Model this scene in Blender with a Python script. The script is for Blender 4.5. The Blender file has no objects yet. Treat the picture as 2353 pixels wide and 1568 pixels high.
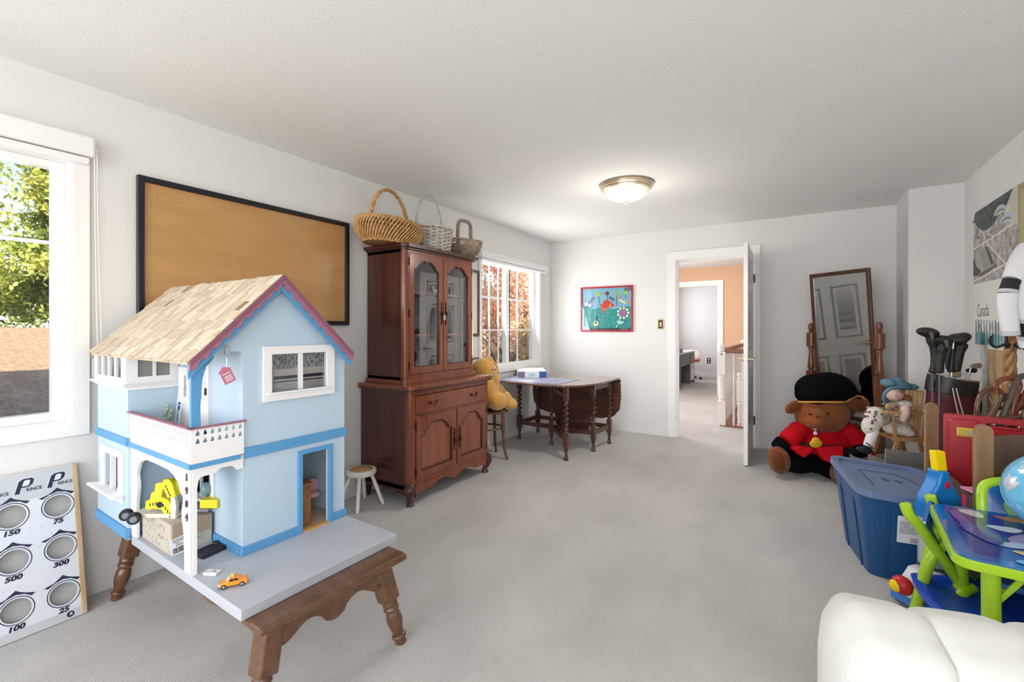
import bpy, bmesh, math, random
from math import sin, cos, pi, radians, sqrt, atan2
from mathutils import Vector, Matrix, geometry
random.seed(7)
C = bpy.context.scene
COL = C.collection
# ------------------------------------------------------------ camera, world, sun, lights
FPX, YAW, HORIZ, CX = 1049.73, 0.563428512, 754.64, 1176.5
CAMX, CAMZ = 2.8748, 1.28023
cam = bpy.data.cameras.new('camera'); cam.sensor_width = 36; cam.lens = 36*FPX/2353
cam.shift_y = (HORIZ-784)/2353; cam.clip_start = .05; cam.clip_end = 300
co = bpy.data.objects.new('camera', cam); COL.objects.link(co)
co.location = (CAMX, 0, CAMZ); co.rotation_euler = (pi/2, 0, YAW); C.camera = co
C.view_settings.view_transform = 'Standard'; C.view_settings.look = 'None'
C.view_settings.gamma = 1; C.view_settings.use_curve_mapping = False
C.view_settings.exposure = 0.13
C.cycles.max_bounces = 8; C.cycles.diffuse_bounces = 5; C.cycles.caustics_reflective = False; C.cycles.caustics_refractive = False
w = bpy.data.worlds.new('world'); C.world = w; w.use_nodes = True
nt = w.node_tree; bg = nt.nodes['Background']; sky = nt.nodes.new('ShaderNodeTexSky')
sky.sky_type = 'NISHITA'; sky.sun_disc = False; sky.sun_elevation = radians(38); sky.sun_rotation = radians(100)
nt.links.new(sky.outputs[0], bg.inputs[0]); bg.inputs[1].default_value = 0.28
def light(name, kind, loc, energy, color=(1,1,1), rot=(0,0,0), **k):
    l = bpy.data.lights.new(name, kind); l.energy = energy; l.color = color
    for a, b in k.items(): setattr(l, a, b)
    o = bpy.data.objects.new(name, l); COL.objects.link(o); o.location = loc; o.rotation_euler = rot
    return o
# sun from behind the house: lights the garden seen through the left windows
light('sun', 'SUN', (5,-3,9), 8.5, (1,.94,.84), (0, radians(56), radians(-22)), angle=radians(.6))
# unseen wide fill added behind the camera; daylight through the left wall windows
light('front_fill', 'AREA', (2.0,-3.56,1.33), 132, (1,.995,.99), (radians(107),0,0), shape='RECTANGLE', size=3.2, size_y=1.9)
light('daylight_left', 'AREA', (-.12,0.0,1.47), 6, (.95,.975,1), (0,radians(-98),0), shape='RECTANGLE', size=1.1, size_y=1.2)
light('daylight_right', 'AREA', (4.06,-1.2,1.5), 26, (1,.995,.985), (0,radians(96),0), shape='RECTANGLE', size=1.2, size_y=1.3)
light('daylight_far', 'AREA', (-.12,4.52,1.45), 26, (1,.98,.95), (0,radians(-108),0), shape='RECTANGLE', size=1.0, size_y=1.0)
# ------------------------------------------------------------ helpers
def lin(c):
    return tuple(((x/255)/12.92 if x/255 <= .04045 else ((x/255+.055)/1.055)**2.4) for x in c[:3]) + (1,)
MATS = {}
def mat(name, rgb, rough=.5, metal=0, bump=0, bscale=60, var=0, vscale=6, stretch=(1,1,1), coat=0, trans=0, emit=0, spec=.5, ior=1.45, sheen=0, rgb2=None, detail=4, bdist=.004):
    if name in MATS: return MATS[name]
    m = bpy.data.materials.new(name); m.use_nodes = True; n = m.node_tree; b = n.nodes['Principled BSDF']
    def s(k, v): b.inputs[k].default_value = v
    c = lin(rgb); s('Base Color', c); s('Roughness', rough); s('Metallic', metal); s('Specular IOR Level', spec)
    s('Coat Weight', coat); s('Coat Roughness', .12); s('Transmission Weight', trans); s('IOR', ior); s('Sheen Weight', sheen)
    if emit: s('Emission Color', c); s('Emission Strength', emit)
    if var or bump or rgb2:
        tc = n.nodes.new('ShaderNodeTexCoord'); mp = n.nodes.new('ShaderNodeMapping'); mp.inputs['Scale'].default_value = stretch
        n.links.new(tc.outputs['Object'], mp.inputs[0])
    if var or rgb2:
        tx = n.nodes.new('ShaderNodeTexNoise'); tx.inputs['Scale'].default_value = vscale; tx.inputs['Detail'].default_value = detail
        n.links.new(mp.outputs[0], tx.inputs['Vector'])
        r = n.nodes.new('ShaderNodeValToRGB'); e = r.color_ramp.elements
        e[0].position = .3; e[1].position = .7
        if rgb2: e[0].color = lin(rgb2); e[1].color = c
        else:
            e[0].color = tuple(max(0,x*(1-var)) for x in c[:3])+(1,); e[1].color = tuple(min(1,x*(1+var)) for x in c[:3])+(1,)
        n.links.new(tx.outputs['Fac'], r.inputs[0]); n.links.new(r.outputs[0], b.inputs['Base Color'])
    if bump:
        t2 = n.nodes.new('ShaderNodeTexNoise'); t2.inputs['Scale'].default_value = bscale; t2.inputs['Detail'].default_value = 3
        n.links.new(mp.outputs[0], t2.inputs['Vector'])
        bp = n.nodes.new('ShaderNodeBump'); bp.inputs['Strength'].default_value = bump; bp.inputs['Distance'].default_value = bdist
        n.links.new(t2.outputs['Fac'], bp.inputs['Height']); n.links.new(bp.outputs[0], b.inputs['Normal'])
    MATS[name] = m; return m
def glass(name='clear_glass', tint=(1,1,1), refl=.12, rough=.0):
    if name in MATS: return MATS[name]
    m = bpy.data.materials.new(name); m.use_nodes = True; n = m.node_tree; n.nodes.clear()
    o = n.nodes.new('ShaderNodeOutputMaterial'); t = n.nodes.new('ShaderNodeBsdfTransparent'); g = n.nodes.new('ShaderNodeBsdfGlossy')
    t.inputs[0].default_value = tint+(1,); g.inputs['Roughness'].default_value = rough
    f = n.nodes.new('ShaderNodeLayerWeight'); f.inputs[0].default_value = .5
    pw = n.nodes.new('ShaderNodeMath'); pw.operation='POWER'; pw.inputs[1].default_value = 4; n.links.new(f.outputs['Facing'], pw.inputs[0])
    ma = n.nodes.new('ShaderNodeMath'); ma.operation='MULTIPLY_ADD'; ma.inputs[1].default_value = .6; ma.inputs[2].default_value = refl; n.links.new(pw.outputs[0], ma.inputs[0])
    mx = n.nodes.new('ShaderNodeMixShader'); n.links.new(ma.outputs[0], mx.inputs[0]); n.links.new(t.outputs[0], mx.inputs[1]); n.links.new(g.outputs[0], mx.inputs[2])
    n.links.new(mx.outputs[0], o.inputs[0]); MATS[name] = m; return m
def wood(name, rgb, dark, rough=.3, stretch=(6,6,.7), scale=5, coat=.3, bump=.05):
    return mat(name, rgb, rough, rgb2=dark, vscale=scale, stretch=stretch, coat=coat, bump=bump, bscale=scale*3, detail=8)

class M:
    def __init__(s): s.v=[]; s.f=[]; s.mi=[]; s.cur=0
    def add(s, vs, fs, T=None):
        k = len(s.v)
        s.v += [tuple(T @ Vector(p)) if T is not None else tuple(p) for p in vs]
        s.f += [tuple(i+k for i in f) for f in fs]; s.mi += [s.cur]*len(fs); return s
    def box(s, x0,x1,y0,y1,z0,z1, T=None):
        v = [(x,y,z) for z in (z0,z1) for y in (y0,y1) for x in (x0,x1)]
        return s.add(v, [(0,2,3,1),(4,5,7,6),(0,1,5,4),(2,6,7,3),(0,4,6,2),(1,3,7,5)], T)
    def tube(s, pts, r, n=8, closed=False, cap=True, T=None, flat=1.0):
        P = [Vector(p) for p in pts]; N = len(P); R = r if isinstance(r,(list,tuple)) else [r]*N
        vs=[]; fs=[]; up=None
        for i in range(N):
            a = P[(i-1)%N] if (closed or i>0) else P[i]; b = P[(i+1)%N] if (closed or i<N-1) else P[i]
            t = (b-a).normalized() if (b-a).length>1e-9 else Vector((0,0,1))
            if up is None:
                up = Vector((0,0,1)) if abs(t.z)<.9 else Vector((0,1,0))
            u = (up - t*up.dot(t))
            if u.length<1e-6: u = t.orthogonal()
            u.normalize(); up = u; q = t.cross(u)
            for k in range(n):
                an = 2*pi*k/n; vs.append(P[i]+ (u*cos(an)*flat + q*sin(an))*R[i])
        m = N if closed else N-1
        for i in range(m):
            for k in range(n):
                a=i*n+k; b=i*n+(k+1)%n; c=((i+1)%N)*n+(k+1)%n; d=((i+1)%N)*n+k
                fs.append((a,b,c,d))
        if cap and not closed:
            fs.append(tuple(range(n-1,-1,-1))); fs.append(tuple((N-1)*n+k for k in range(n)))
        return s.add(vs, fs, T)
    def cyl(s, p, q, r0, r1=None, n=16, T=None): return s.tube([p,q], [r0, r0 if r1 is None else r1], n, T=T)
    def lathe(s, prof, n=24, T=None, cap=True, sx=1, sy=1):
        vs=[(r*cos(2*pi*k/n)*sx, r*sin(2*pi*k/n)*sy, z) for r,z in prof for k in range(n)]; fs=[]
        for i in range(len(prof)-1):
            for k in range(n): fs.append((i*n+k, i*n+(k+1)%n, (i+1)*n+(k+1)%n, (i+1)*n+k))
        if cap: fs.append(tuple(range(n-1,-1,-1))); fs.append(tuple((len(prof)-1)*n+k for k in range(n)))
        return s.add(vs, fs, T)
    def prism(s, poly, z0, z1, T=None, holes=()):
        loops=[list(poly)]+[list(h) for h in holes]; flat=[p for l in loops for p in l]; n=len(flat)
        tris = geometry.tessellate_polygon([[Vector((p[0],p[1],0)) for p in l] for l in loops])
        vs=[(p[0],p[1],z0) for p in flat]+[(p[0],p[1],z1) for p in flat]; fs=[]
        for t in tris:
            a,b,c=[Vector((flat[i][0],flat[i][1])) for i in t]
            t = t if (b-a).cross(c-a)>0 else (t[0],t[2],t[1])
            fs.append((t[2],t[1],t[0])); fs.append((t[0]+n,t[1]+n,t[2]+n))
        k=0
        for li,l in enumerate(loops):
            ar=sum(l[i][0]*l[(i+1)%len(l)][1]-l[(i+1)%len(l)][0]*l[i][1] for i in range(len(l)))
            ccw = (ar>0) == (li==0)
            for i in range(len(l)):
                a=k+i; b=k+(i+1)%len(l)
                fs.append((a,b,b+n,a+n) if ccw else (b,a,a+n,b+n))
            k+=len(l)
        return s.add(vs, fs, T)
    def ell(s, c, r, n=16, m=10, T=None, rot=None):
        r = r if isinstance(r,(list,tuple)) else (r,r,r); vs=[]; fs=[]
        Rm = rot.to_matrix() if rot is not None and hasattr(rot,'to_matrix') else (rot or Matrix.Identity(3))
        vs.append(Vector(c)+Rm@Vector((0,0,-r[2])))
        for i in range(1,m):
            ph=-pi/2+pi*i/m
            for k in range(n):
                th=2*pi*k/n; vs.append(Vector(c)+Rm@Vector((r[0]*cos(ph)*cos(th), r[1]*cos(ph)*sin(th), r[2]*sin(ph))))
        vs.append(Vector(c)+Rm@Vector((0,0,r[2]))); L=len(vs)-1
        for k in range(n): fs.append((0,1+(k+1)%n,1+k)); fs.append((L,L-n+k,L-n+(k+1)%n))
        for i in range(m-2):
            for k in range(n): a=1+i*n; fs.append((a+k,a+(k+1)%n,a+n+(k+1)%n,a+n+k))
        return s.add(vs, fs, T)
    def grid(s, fn, nu, nv, T=None):
        vs=[fn(i/nu,j/nv) for j in range(nv+1) for i in range(nu+1)]
        fs=[(j*(nu+1)+i, j*(nu+1)+i+1, (j+1)*(nu+1)+i+1, (j+1)*(nu+1)+i) for j in range(nv) for i in range(nu)]
        return s.add(vs, fs, T)
    def twist(s, x, y, z0, z1, r, turns, T=None, n=10):
        N=int(turns*10)+1
        vs=[]; fs=[]
        for i in range(N):
            t=i/(N-1); a=2*pi*turns*t; e=min(1, 6*t, 6*(1-t)); cx=x+r*.42*e*cos(a); cy=y+r*.42*e*sin(a); z=z0+(z1-z0)*t
            for k in range(n): b=2*pi*k/n; vs.append((cx+r*.72*cos(b), cy+r*.72*sin(b), z))
        for i in range(N-1):
            for k in range(n): fs.append((i*n+k,i*n+(k+1)%n,(i+1)*n+(k+1)%n,(i+1)*n+k))
        fs.append(tuple(range(n-1,-1,-1))); fs.append(tuple((N-1)*n+k for k in range(n)))
        return s.add(vs,fs,T)
    def mesh(s, name, mats, smooth=None):
        me=bpy.data.meshes.new(name); me.from_pydata(s.v,[],s.f); me.validate(); 
        for m in (mats if isinstance(mats,(list,tuple)) else [mats]): me.materials.append(m)
        if len(me.polygons)==len(s.mi) and max(s.mi, default=0)>0: me.polygons.foreach_set('material_index', s.mi)
        if smooth is not None:
            me.polygons.foreach_set('use_smooth', [True]*len(me.polygons)); me.set_sharp_from_angle(angle=radians(smooth))
        me.update(); return me
    def obj(s, name, mats, parent=None, bevel=0, smooth=None, remesh=0, label=None, seg=2, sub=0):
        o = bpy.data.objects.new(name, s.mesh(name, mats, smooth)); COL.objects.link(o)
        if parent is not None: o.parent = parent
        if bevel:
            b=o.modifiers.new('edge','BEVEL'); b.width=bevel; b.segments=seg; b.limit_method='ANGLE'; b.angle_limit=radians(40)
        if remesh:
            b=o.modifiers.new('blend','REMESH'); b.mode='VOXEL'; b.voxel_size=remesh; b.use_smooth_shade=True
            b=o.modifiers.new('soft','SMOOTH'); b.factor=.6; b.iterations=8
        if sub:
            b=o.modifiers.new('sub','SUBSURF'); b.levels=sub; b.render_levels=sub
        if label: o['label']=label
        return o
def thing(name, label, cat, loc=(0,0,0), rz=0, group=None):
    o = bpy.data.objects.new(name, None); COL.objects.link(o); o.location=loc; o.rotation_euler=(0,0,rz)
    o['label']=label; o['category']=cat
    if group: o['group']=group
    o.empty_display_size=.05
    return o
def tag(o, label, cat, group=None):
    o['label']=label; o['category']=cat
    if group: o['group']=group
    return o
def struct(o): o['kind']='structure'; return o
def instance(me, name, parent, loc=(0,0,0), rot=(0,0,0), scale=(1,1,1)):
    o=bpy.data.objects.new(name, me); COL.objects.link(o); o.parent=parent; o.location=loc; o.rotation_euler=rot; o.scale=scale; return o
def frame(o, ux, uy):
    ux=Vector(ux).normalized(); uy=Vector(uy); uy=(uy-ux*uy.dot(ux)).normalized(); uz=ux.cross(uy)
    m=Matrix((ux,uy,uz)).transposed().to_4x4(); m.translation=Vector(o); return m
def rect(x0,x1,y0,y1): return [(x0,y0),(x1,y0),(x1,y1),(x0,y1)]
def rrect(x0,x1,y0,y1,r,n=4):
    p=[]
    for cx,cy,a in ((x1-r,y0+r,-90),(x1-r,y1-r,0),(x0+r,y1-r,90),(x0+r,y0+r,180)):
        p+=[(cx+r*cos(radians(a+90*i/n)), cy+r*sin(radians(a+90*i/n))) for i in range(n+1)]
    return p
def circ(cx,cy,r,n=20,ry=None): return [(cx+r*cos(2*pi*i/n), cy+(ry or r)*sin(2*pi*i/n)) for i in range(n)]
def text(name, s, size, T, m, parent=None, ext=.0006, shear=0, bold=0, sx=1, align='CENTER'):
    cu=bpy.data.curves.new(name,'FONT'); cu.body=s; cu.size=size; cu.extrude=ext; cu.shear=shear; cu.offset=bold; cu.align_x=align; cu.align_y='CENTER'; cu.resolution_u=3
    t=bpy.data.objects.new('tmp',cu); COL.objects.link(t); bpy.context.view_layer.update()
    me=bpy.data.meshes.new_from_object(t.evaluated_get(bpy.context.evaluated_depsgraph_get())); bpy.data.objects.remove(t); bpy.data.curves.remove(cu)
    me.transform(T @ Matrix.Diagonal((sx,1,1,1))); me.materials.clear(); me.materials.append(m)
    o=bpy.data.objects.new(name,me); COL.objects.link(o)
    if parent is not None: o.parent=parent
    return o
FW = Vector((-sin(YAW),cos(YAW),0)); RT = Vector((cos(YAW),sin(YAW),0))
def at(u,v,d): return Vector((CAMX,0,CAMZ)) + FW*d + RT*((u-CX)*d/FPX) + Vector((0,0,(HORIZ-v)*d/FPX))
def local(u0,d0):       # base point on the floor and a turned frame whose x runs across the view and y runs away
    b=at(u0,HORIZ,d0); b.z=0
    return b, (lambda u,v,d=d0: Vector(((u-CX)*d/FPX-(u0-CX)*d0/FPX, d-d0, CAMZ+(HORIZ-v)*d/FPX)))
def bez(p,n=8):
    P=[Vector(q) for q in p]; out=[]
    for i in range(len(P)-1):
        a=P[max(0,i-1)]; b=P[i]; c=P[i+1]; d=P[min(len(P)-1,i+2)]
        for k in range(n):
            t=k/n; out.append(.5*((2*b)+(c-a)*t+(2*a-5*b+4*c-d)*t*t+(3*b-a-3*c+d)*t**3))
    out.append(P[-1]); return out
WHITE=mat('white_paint',(232,231,229),.45); WALLM=mat('wall_paint',(226,225,224),.7,bump=.06,bscale=180,bdist=.002)
TRIM=mat('trim_paint',(238,237,236),.35)
BLACKM=mat('black_plastic',(22,22,25),.45)
BRASS=mat('brass',(200,184,146),.3,metal=1)
CHROME=mat('chrome',(205,205,208),.18,metal=1)
DARKMETAL=mat('dark_bronze',(70,52,40),.35,metal=1)
# ------------------------------------------------------------ room shell
H=2.44; D=5.549; XR=3.976; YF=-3.6
CARPET=mat('carpet',(196,192,189),.95,bump=.8,bscale=330,var=.115,vscale=2.6,stretch=(1,.6,1),sheen=.3,bdist=.008,detail=9)
m=M(); m.box(-1.5,6,YF-.2,D+.08,-.12,0); struct(m.obj('floor',CARPET))
CEILM=mat('ceiling_texture',(234,234,232),.9,bump=.25,bscale=70,bdist=.005)
m=M(); m.box(-.12,XR+.12,YF-.12,D+.12,H,H+.1); struct(m.obj('ceiling',CEILM))
W1=(-.62,.70,.845,2.06); W2=(3.93,5.19,.83,2.03)          # window openings in the left wall: y0,y1,z0,z1
m=M(); T=frame((0,0,0),(0,1,0),(0,0,1))
m.prism(rect(YF-.12,D+.12,0,H),-.14,0,T,[rect(*W1),rect(*W2)]); struct(m.obj('wall_left',WALLM))
DX0,DX1,DZ=1.639,2.444,2.08
m=M(); T=frame((0,D,0),(1,0,0),(0,0,1))
m.prism([(-.14,0),(DX0,0),(DX0,DZ),(DX1,DZ),(DX1,0),(XR+.14,0),(XR+.14,H),(-.14,H)],-.11,0,T); struct(m.obj('wall_back',WALLM))
m=M(); m.prism(rect(YF-.12,D+.12,0,H),0,.14,frame((XR,0,0),(0,1,0),(0,0,1)),[rect(-1.9,-.5,.88,2.12)]); struct(m.obj('wall_right',WALLM))
m=M(); m.box(3.635,XR,4.989,D,0,H); struct(m.obj('wall_corner',WALLM))
m=M(); m.prism(rect(-.14,XR+.14,0,H),-.1,0,frame((0,YF,0),(1,0,0),(0,0,1)),[rect(.35,3.65,.35,2.3)]); struct(m.obj('wall_front',WALLM))
def window(name, W, muntins, rows, mull=None, casing=.065, depth=.02):
    y0,y1,z0,z1=W; r=thing(name,'window','w'); del r['label'], r['category']; struct(r)
    T=frame((0,0,0),(0,1,0),(0,0,1))
    M().prism(rect(y0-casing,y1+casing,z0-casing,z1+casing),0,depth,T,[rect(y0,y1,z0,z1)]).obj('casing',TRIM,r,bevel=.004)
    M().prism(rect(y0,y1,z0,z1),-.14,0,T,[rect(y0+.006,y1-.006,z0+.006,z1-.006)]).obj('reveal',TRIM,r)
    M().prism(rect(y0+.006,y1-.006,z0+.006,z1-.006),-.10,-.045,T,[rect(y0+.05,y1-.05,z0+.045,z1-.04)]).obj('sash',TRIM,r,bevel=.003)
    if mull: M().box(-.095,-.035,mull-.022,mull+.022,z0+.04,z1-.035).obj('mullion',TRIM,r,bevel=.003)
    for y in muntins: M().box(-.083,-.068,y-.008,y+.008,z0+.04,z1-.035).obj('muntin',TRIM,r)
    for z in rows: M().box(-.084,-.067,y0+.045,y1-.045,z-.008,z+.008).obj('muntin',TRIM,r)
    M().box(-.077,-.073,y0+.04,y1-.04,z0+.04,z1-.03).obj('pane',glass('window_glass',(1,1,1),.02),r)
    return r
window('window_1',W1,[],[1.677],casing=.066)
window('window_2',W2,[4.03,4.19,4.37,4.58,4.79],[1.26,1.63],4.50,casing=.05)
# roller blinds above the windows
def blind(name,y0,y1,z0,z1,label,cz):
    r=thing(name,label,'blind',(0,y1,z0))
    M().box(0,.07,y0-y1,0,.035,z1-z0).obj('cassette',TRIM,r,bevel=.012)
    M().box(.012,.052,y0-y1+.02,-.02,0,.03).obj('bottom_bar',TRIM,r,bevel=.004)
    M().tube(bez([(.055,-.004,.08),(.05,.0,-.3),(.03,.015,cz+.02),(.03,.03,cz+.02),(.05,.01,-.3),(.06,.004,.08)],5),.0018,5).obj('pull_cord',TRIM,r)
    return r
b=blind('roller_blind',-.75,.775,2.05,2.178,'white roller blind cassette above the large left window',-.92)
M().prism([(0,0),(.035,-.03),(.035,-.10),(.02,-.125),(0,-.125),(-.018,-.10),(-.018,-.02)],0,.012,frame((0,.015,-.90),(0,1,0),(0,0,1))).obj('cord_holder',TRIM,b,bevel=.003)
blind('roller_blind',3.86,5.33,1.995,2.095,'white roller blind cassette above the window by the table',-.45)
# doorway in the back wall
r=thing('trim_1','t','t'); del r['label'], r['category']; struct(r)
T=frame((0,D,0),(1,0,0),(0,0,1))
cas=[(1.55,0),(DX0,0),(DX0,DZ),(DX1,DZ),(DX1,0),(2.514,0),(2.514,2.177),(1.55,2.177)]
M().prism(cas,0,.018,T).obj('casing',TRIM,r,bevel=.005)
M().prism([(DX0,0),(DX0+.012,0),(DX0+.012,DZ-.012),(DX1-.012,DZ-.012),(DX1-.012,0),(DX1,0),(DX1,DZ),(DX0,DZ)],-.12,0,T).obj('jamb',TRIM,r)
M().prism([(DX0+.012,0),(DX0+.022,0),(DX0+.022,DZ-.022),(DX1-.022,DZ-.022),(DX1-.022,0),(DX1-.012,0),(DX1-.012,DZ-.012),(DX0+.012,DZ-.012)],-.08,-.045,T).obj('door_stop',TRIM,r)
M().box(DX0+.012,DX0+.014,D+.03,D+.055,.98,1.06).obj('strike_plate',CHROME,r)
# the open door leaf, swung into the room
r=thing('door_1','d','d',(2.432,D-.03,0.012),radians(1.0)); del r['label'], r['category']; struct(r)
L=.80; T=frame((0,0,0),(0,-1,0),(0,0,1))                # local x of T runs from hinge to free edge
DOORM=mat('door_paint',(240,240,238),.4)
M().prism(rect(0,L,0,2.06),-.0175,.0175,T).obj('leaf',DOORM,r,bevel=.002)
for (a,b_,c,d) in ((.11,.36,1.72,1.95),(.44,.69,1.72,1.95),(.11,.36,1.05,1.62),(.44,.69,1.05,1.62),(.11,.36,.22,.88),(.44,.69,.22,.88)):
    for s in (-1,1):
        mm=M(); mm.prism(rect(a,b_,c,d),0,s*.011,frame((s*.0175,0,0),(0,-1,0),(0,0,1)) if s<0 else frame((.0175,0,0),(0,-1,0),(0,0,1)),[rect(a+.03,b_-.03,c+.03,d-.03)])
        mm.prism(rect(a+.05,b_-.05,c+.05,d-.05),0,s*.008,frame((s*.0175,0,0),(0,-1,0),(0,0,1)))
        mm.obj('panel',DOORM,r,bevel=.003)
for s in (-1,1):
    k=M(); k.cyl((s*.0175,-L+.065,.98),(s*.028,-L+.065,.98),.028); k.cyl((s*.028,-L+.065,.98),(s*.06,-L+.065,.98),.01)
    k.tube(bez([(s*.058,-L+.065,.98),(s*.062,-L+.12,.985),(s*.055,-L+.18,.975)],6),[.011]*3+[.010]*4+[.008]*6,10)
    k.obj('handle',BRASS,r,smooth=40)
M().box(-.010,.010,-L-.001,-L+.001,.93,1.02).obj('latch_plate',TRIM,r)
M().cyl((0,-L-.014,.98),(0,-L,.98),.009,n=12).obj('latch_bolt',CHROME,r)
for z in (.28,1.80):
    k=M(); k.cyl((.022,.012,z-.045),(.022,.012,z+.045),.007); k.box(.0,.004,-.03,.03,z-.045,z+.045,Matrix.Translation((.0175,0,0))); k.obj('hinge',DARKMETAL,r)
# ------------------------------------------------------------ doll's house on its base board
HW=mat('dollhouse_wall',(182,202,218),.55); HB=mat('dollhouse_blue',(88,150,198),.5); HWH=mat('dollhouse_white',(232,231,232),.45)
MAUVE=mat('mauve_paint',(158,106,124),.5); BOARD=mat('grey_board',(176,180,188),.5,var=.05,vscale=3)
SHING=[mat('cedar_shingle_%d'%i,c,.8,rgb2=d,vscale=9,stretch=(1,.25,8) ) for i,(c,d) in enumerate((((214,198,176),(188,170,146)),((202,186,164),(178,160,138)),((220,208,190),(198,182,162)),((150,124,98),(120,100,80))))]
DH=thing('dollhouse',"tall blue and white doll's house with shingled gable roof on a grey board",'dollhouse',(1.095,.915,.421),radians(-1.5))
FY=frame((0,0,0),(1,0,0),(0,0,1))      # wall plane facing -y: x along, z up, depth towards viewer
FXg=frame((0,0,0),(0,1,0),(0,0,1))     # gable plane facing +x
ridge=(.13,1.069); RZ=lambda y: ridge[1]-(abs(y-ridge[0]))*(ridge[1]-.746)/.325
M().prism([(-.56,-.172),(.345,-.172),(.342,.452),(-.95,.452),(-.95,-.10),(-.56,-.10)],-.036,0).obj('base_board',BOARD,DH,bevel=.003)
gin=(.106,.349,.605,.755); door=(.236,.359,.004,.329)
gp=[(0,0),(.445,0),(.445,RZ(.445)-.012),(.13,1.055),(-.165,RZ(-.165)-.012),(-.165,.735),(-.12,.752),(-.095,.772),(0,.772)]
M().prism(gp,-.012,0,FXg,[rect(*gin),rect(*door)]).obj('gable_wall',HW,DH)
fw=[(-.57,.0),(-.012,.0),(-.012,.775),(-.57,.775)]
M().prism(fw,-.01,0,FY,[rect(-.44,-.245,.16,.345)]).obj('front_wall',HW,DH)
M().box(-.95,-.012,.435,.445,0,.75).obj('rear_wall',HW,DH)
M().box(-.95,-.94,0,.445,0,.75).obj('far_wall',HW,DH)
FLR=mat('dollhouse_floor',(196,176,150),.6); INW=mat('dollhouse_inside',(196,190,184),.7)
mm=M(); mm.box(-.94,-.012,.0,.435,0,.004); mm.obj('floor_panel',FLR,DH)
M().box(-.94,0,.0,.445,.385,.395).obj('upper_floor',FLR,DH)
M().box(-.30,-.295,.01,.435,.004,.385).obj('partition',INW,DH)
M().box(-.22,-.215,.01,.435,.395,.74).obj('partition',INW,DH)
# seen through the upper window: lace valance, cream panelling, dark stripes
LACE=mat('lace_print',(205,205,205),.8,rgb2=(40,38,40),vscale=120,stretch=(1,1,.45),detail=2)
M().box(-.10,-.098,.02,.42,.685,.775).obj('lace_valance',LACE,DH)
M().box(-.10,-.098,.02,.42,.55,.685).obj('panelling',mat('cream_panel',(214,206,198),.6),DH)
M().box(-.098,-.096,.02,.42,.642,.655).obj('stripe',mat('navy_stripe',(52,52,66),.5),DH)
M().box(-.098,-.096,.02,.42,.629,.633).obj('stripe',BLACKM,DH)
M().box(-.06,-.05,.125,.145,.55,.775).obj('inner_post',mat('grey_post',(160,158,160),.5),DH)
# trim: plinth, bands
pl=M(); pl.box(-.012,.009,-.006,.232,0,.033); pl.obj('plinth',HB,DH,bevel=.002)
M().box(-.012,.009,.379,.45,0,.033).obj('plinth',HB,DH,bevel=.002)
M().box(-.56,-.0121,-.009,0,0,.033).obj('plinth',HB,DH,bevel=.002)
M().box(-.012,.009,-.0,.452,.367,.406).obj('band',HB,DH,bevel=.002)
fr=[(.216,0),(.236,0),(.236,.329),(.359,.329),(.359,0),(.379,0),(.379,.345),(.216,.345)]
M().prism(fr,0,.012,FXg).obj('door_frame',HB,DH,bevel=.002)
M().box(-.02,.012,.236,.359,0,.007).obj('threshold',mat('oak_strip',(200,152,92),.5),DH)
wf=M().prism(rect(.072,.388,.569,.788),0,.012,FXg,[rect(*gin)]).obj('window_frame',HWH,DH,bevel=.002)
M().box(-.006,.006,.222,.239,.605,.755).obj('mullion',HWH,wf)
M().box(0,.022,.085,.372,.597,.605).obj('sill',HWH,wf,bevel=.002)
M().box(-.009,-.008,.1,.355,.6,.76).obj('pane',glass('toy_glass',(1,1,1),.06),wf)
wf=M().prism(rect(-.455,-.225,.14,.365),0,.008,FY,[rect(-.43,-.25,.165,.345)]).obj('window_frame',HWH,DH,bevel=.002)
M().box(-.345,-.335,-.006,.003,.165,.345).obj('mullion',HWH,wf); M().box(-.46,-.22,-.03,0,.152,.163).obj('sill',HWH,wf,bevel=.003)
# porch: arched front panel, side panel, corner posts
ap=[(-.57,0),(-.512,0),(-.512,.14)]+[(-.503-.008*cos(i*.9),.15+.018*i) for i in range(7)]+[(-.505,.27),(-.485,.305),(-.455,.325),(-.40,.338),(-.30,.338),(-.2,.335),(-.145,.322),(-.11,.30),(-.09,.27)]+[(-.075+.007*cos(i*.9),.262-.018*i) for i in range(7)]+[(-.062,.12),(-.058,0),(.004,0),(.004,.385),(-.57,.385)]
M().prism(ap,.158,.17,FY).obj('porch_arch',HWH,DH,bevel=.001)
sp=[(-.17,0),(-.154,0),(-.154,.30),(-.150,.325),(-.142,.337),(-.10,.338),(-.088,.344),(-.08,.353),(-.045,.351),(-.032,.345),(-.022,.331),(0,.332),(0,.385),(-.17,.385)]
M().prism(sp,-.006,.005,FXg).obj('porch_side',HWH,DH,bevel=.001)
for i,ch in enumerate('1904'):
    text('house_number',ch,.034,FY@Matrix.Translation((-.034,.335-i*.0465,.1705)),mat('mauve_dark',(92,58,72),.5),DH,ext=.0035,bold=.001)
M().box(-.57,.003,-.168,0,.388,.396).obj('balcony_floor',BOARD,DH)  # grey floor carries the shade seen behind the balcony cutouts
M().box(-.575,.013,-.184,-.012,.371,.389).obj('balcony_band',HB,DH,bevel=.002)
def drop(cx,cz,s=1,up=1): return [(cx+.0062*s*cos(a)*(1 if sin(a)*up<0 else .55), cz+up*.0085*s*sin(a)) for a in [2*pi*i/10 for i in range(10)]]
holes=[drop(-.552+.0292*i, z, 1.35, u) for i in range(20) for z,u in ((.490,-1),(.459,1))]
M().prism(rect(-.576,.01,.389,.509),.168,.176,FY,holes).obj('balcony_front',HWH,DH)
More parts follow.
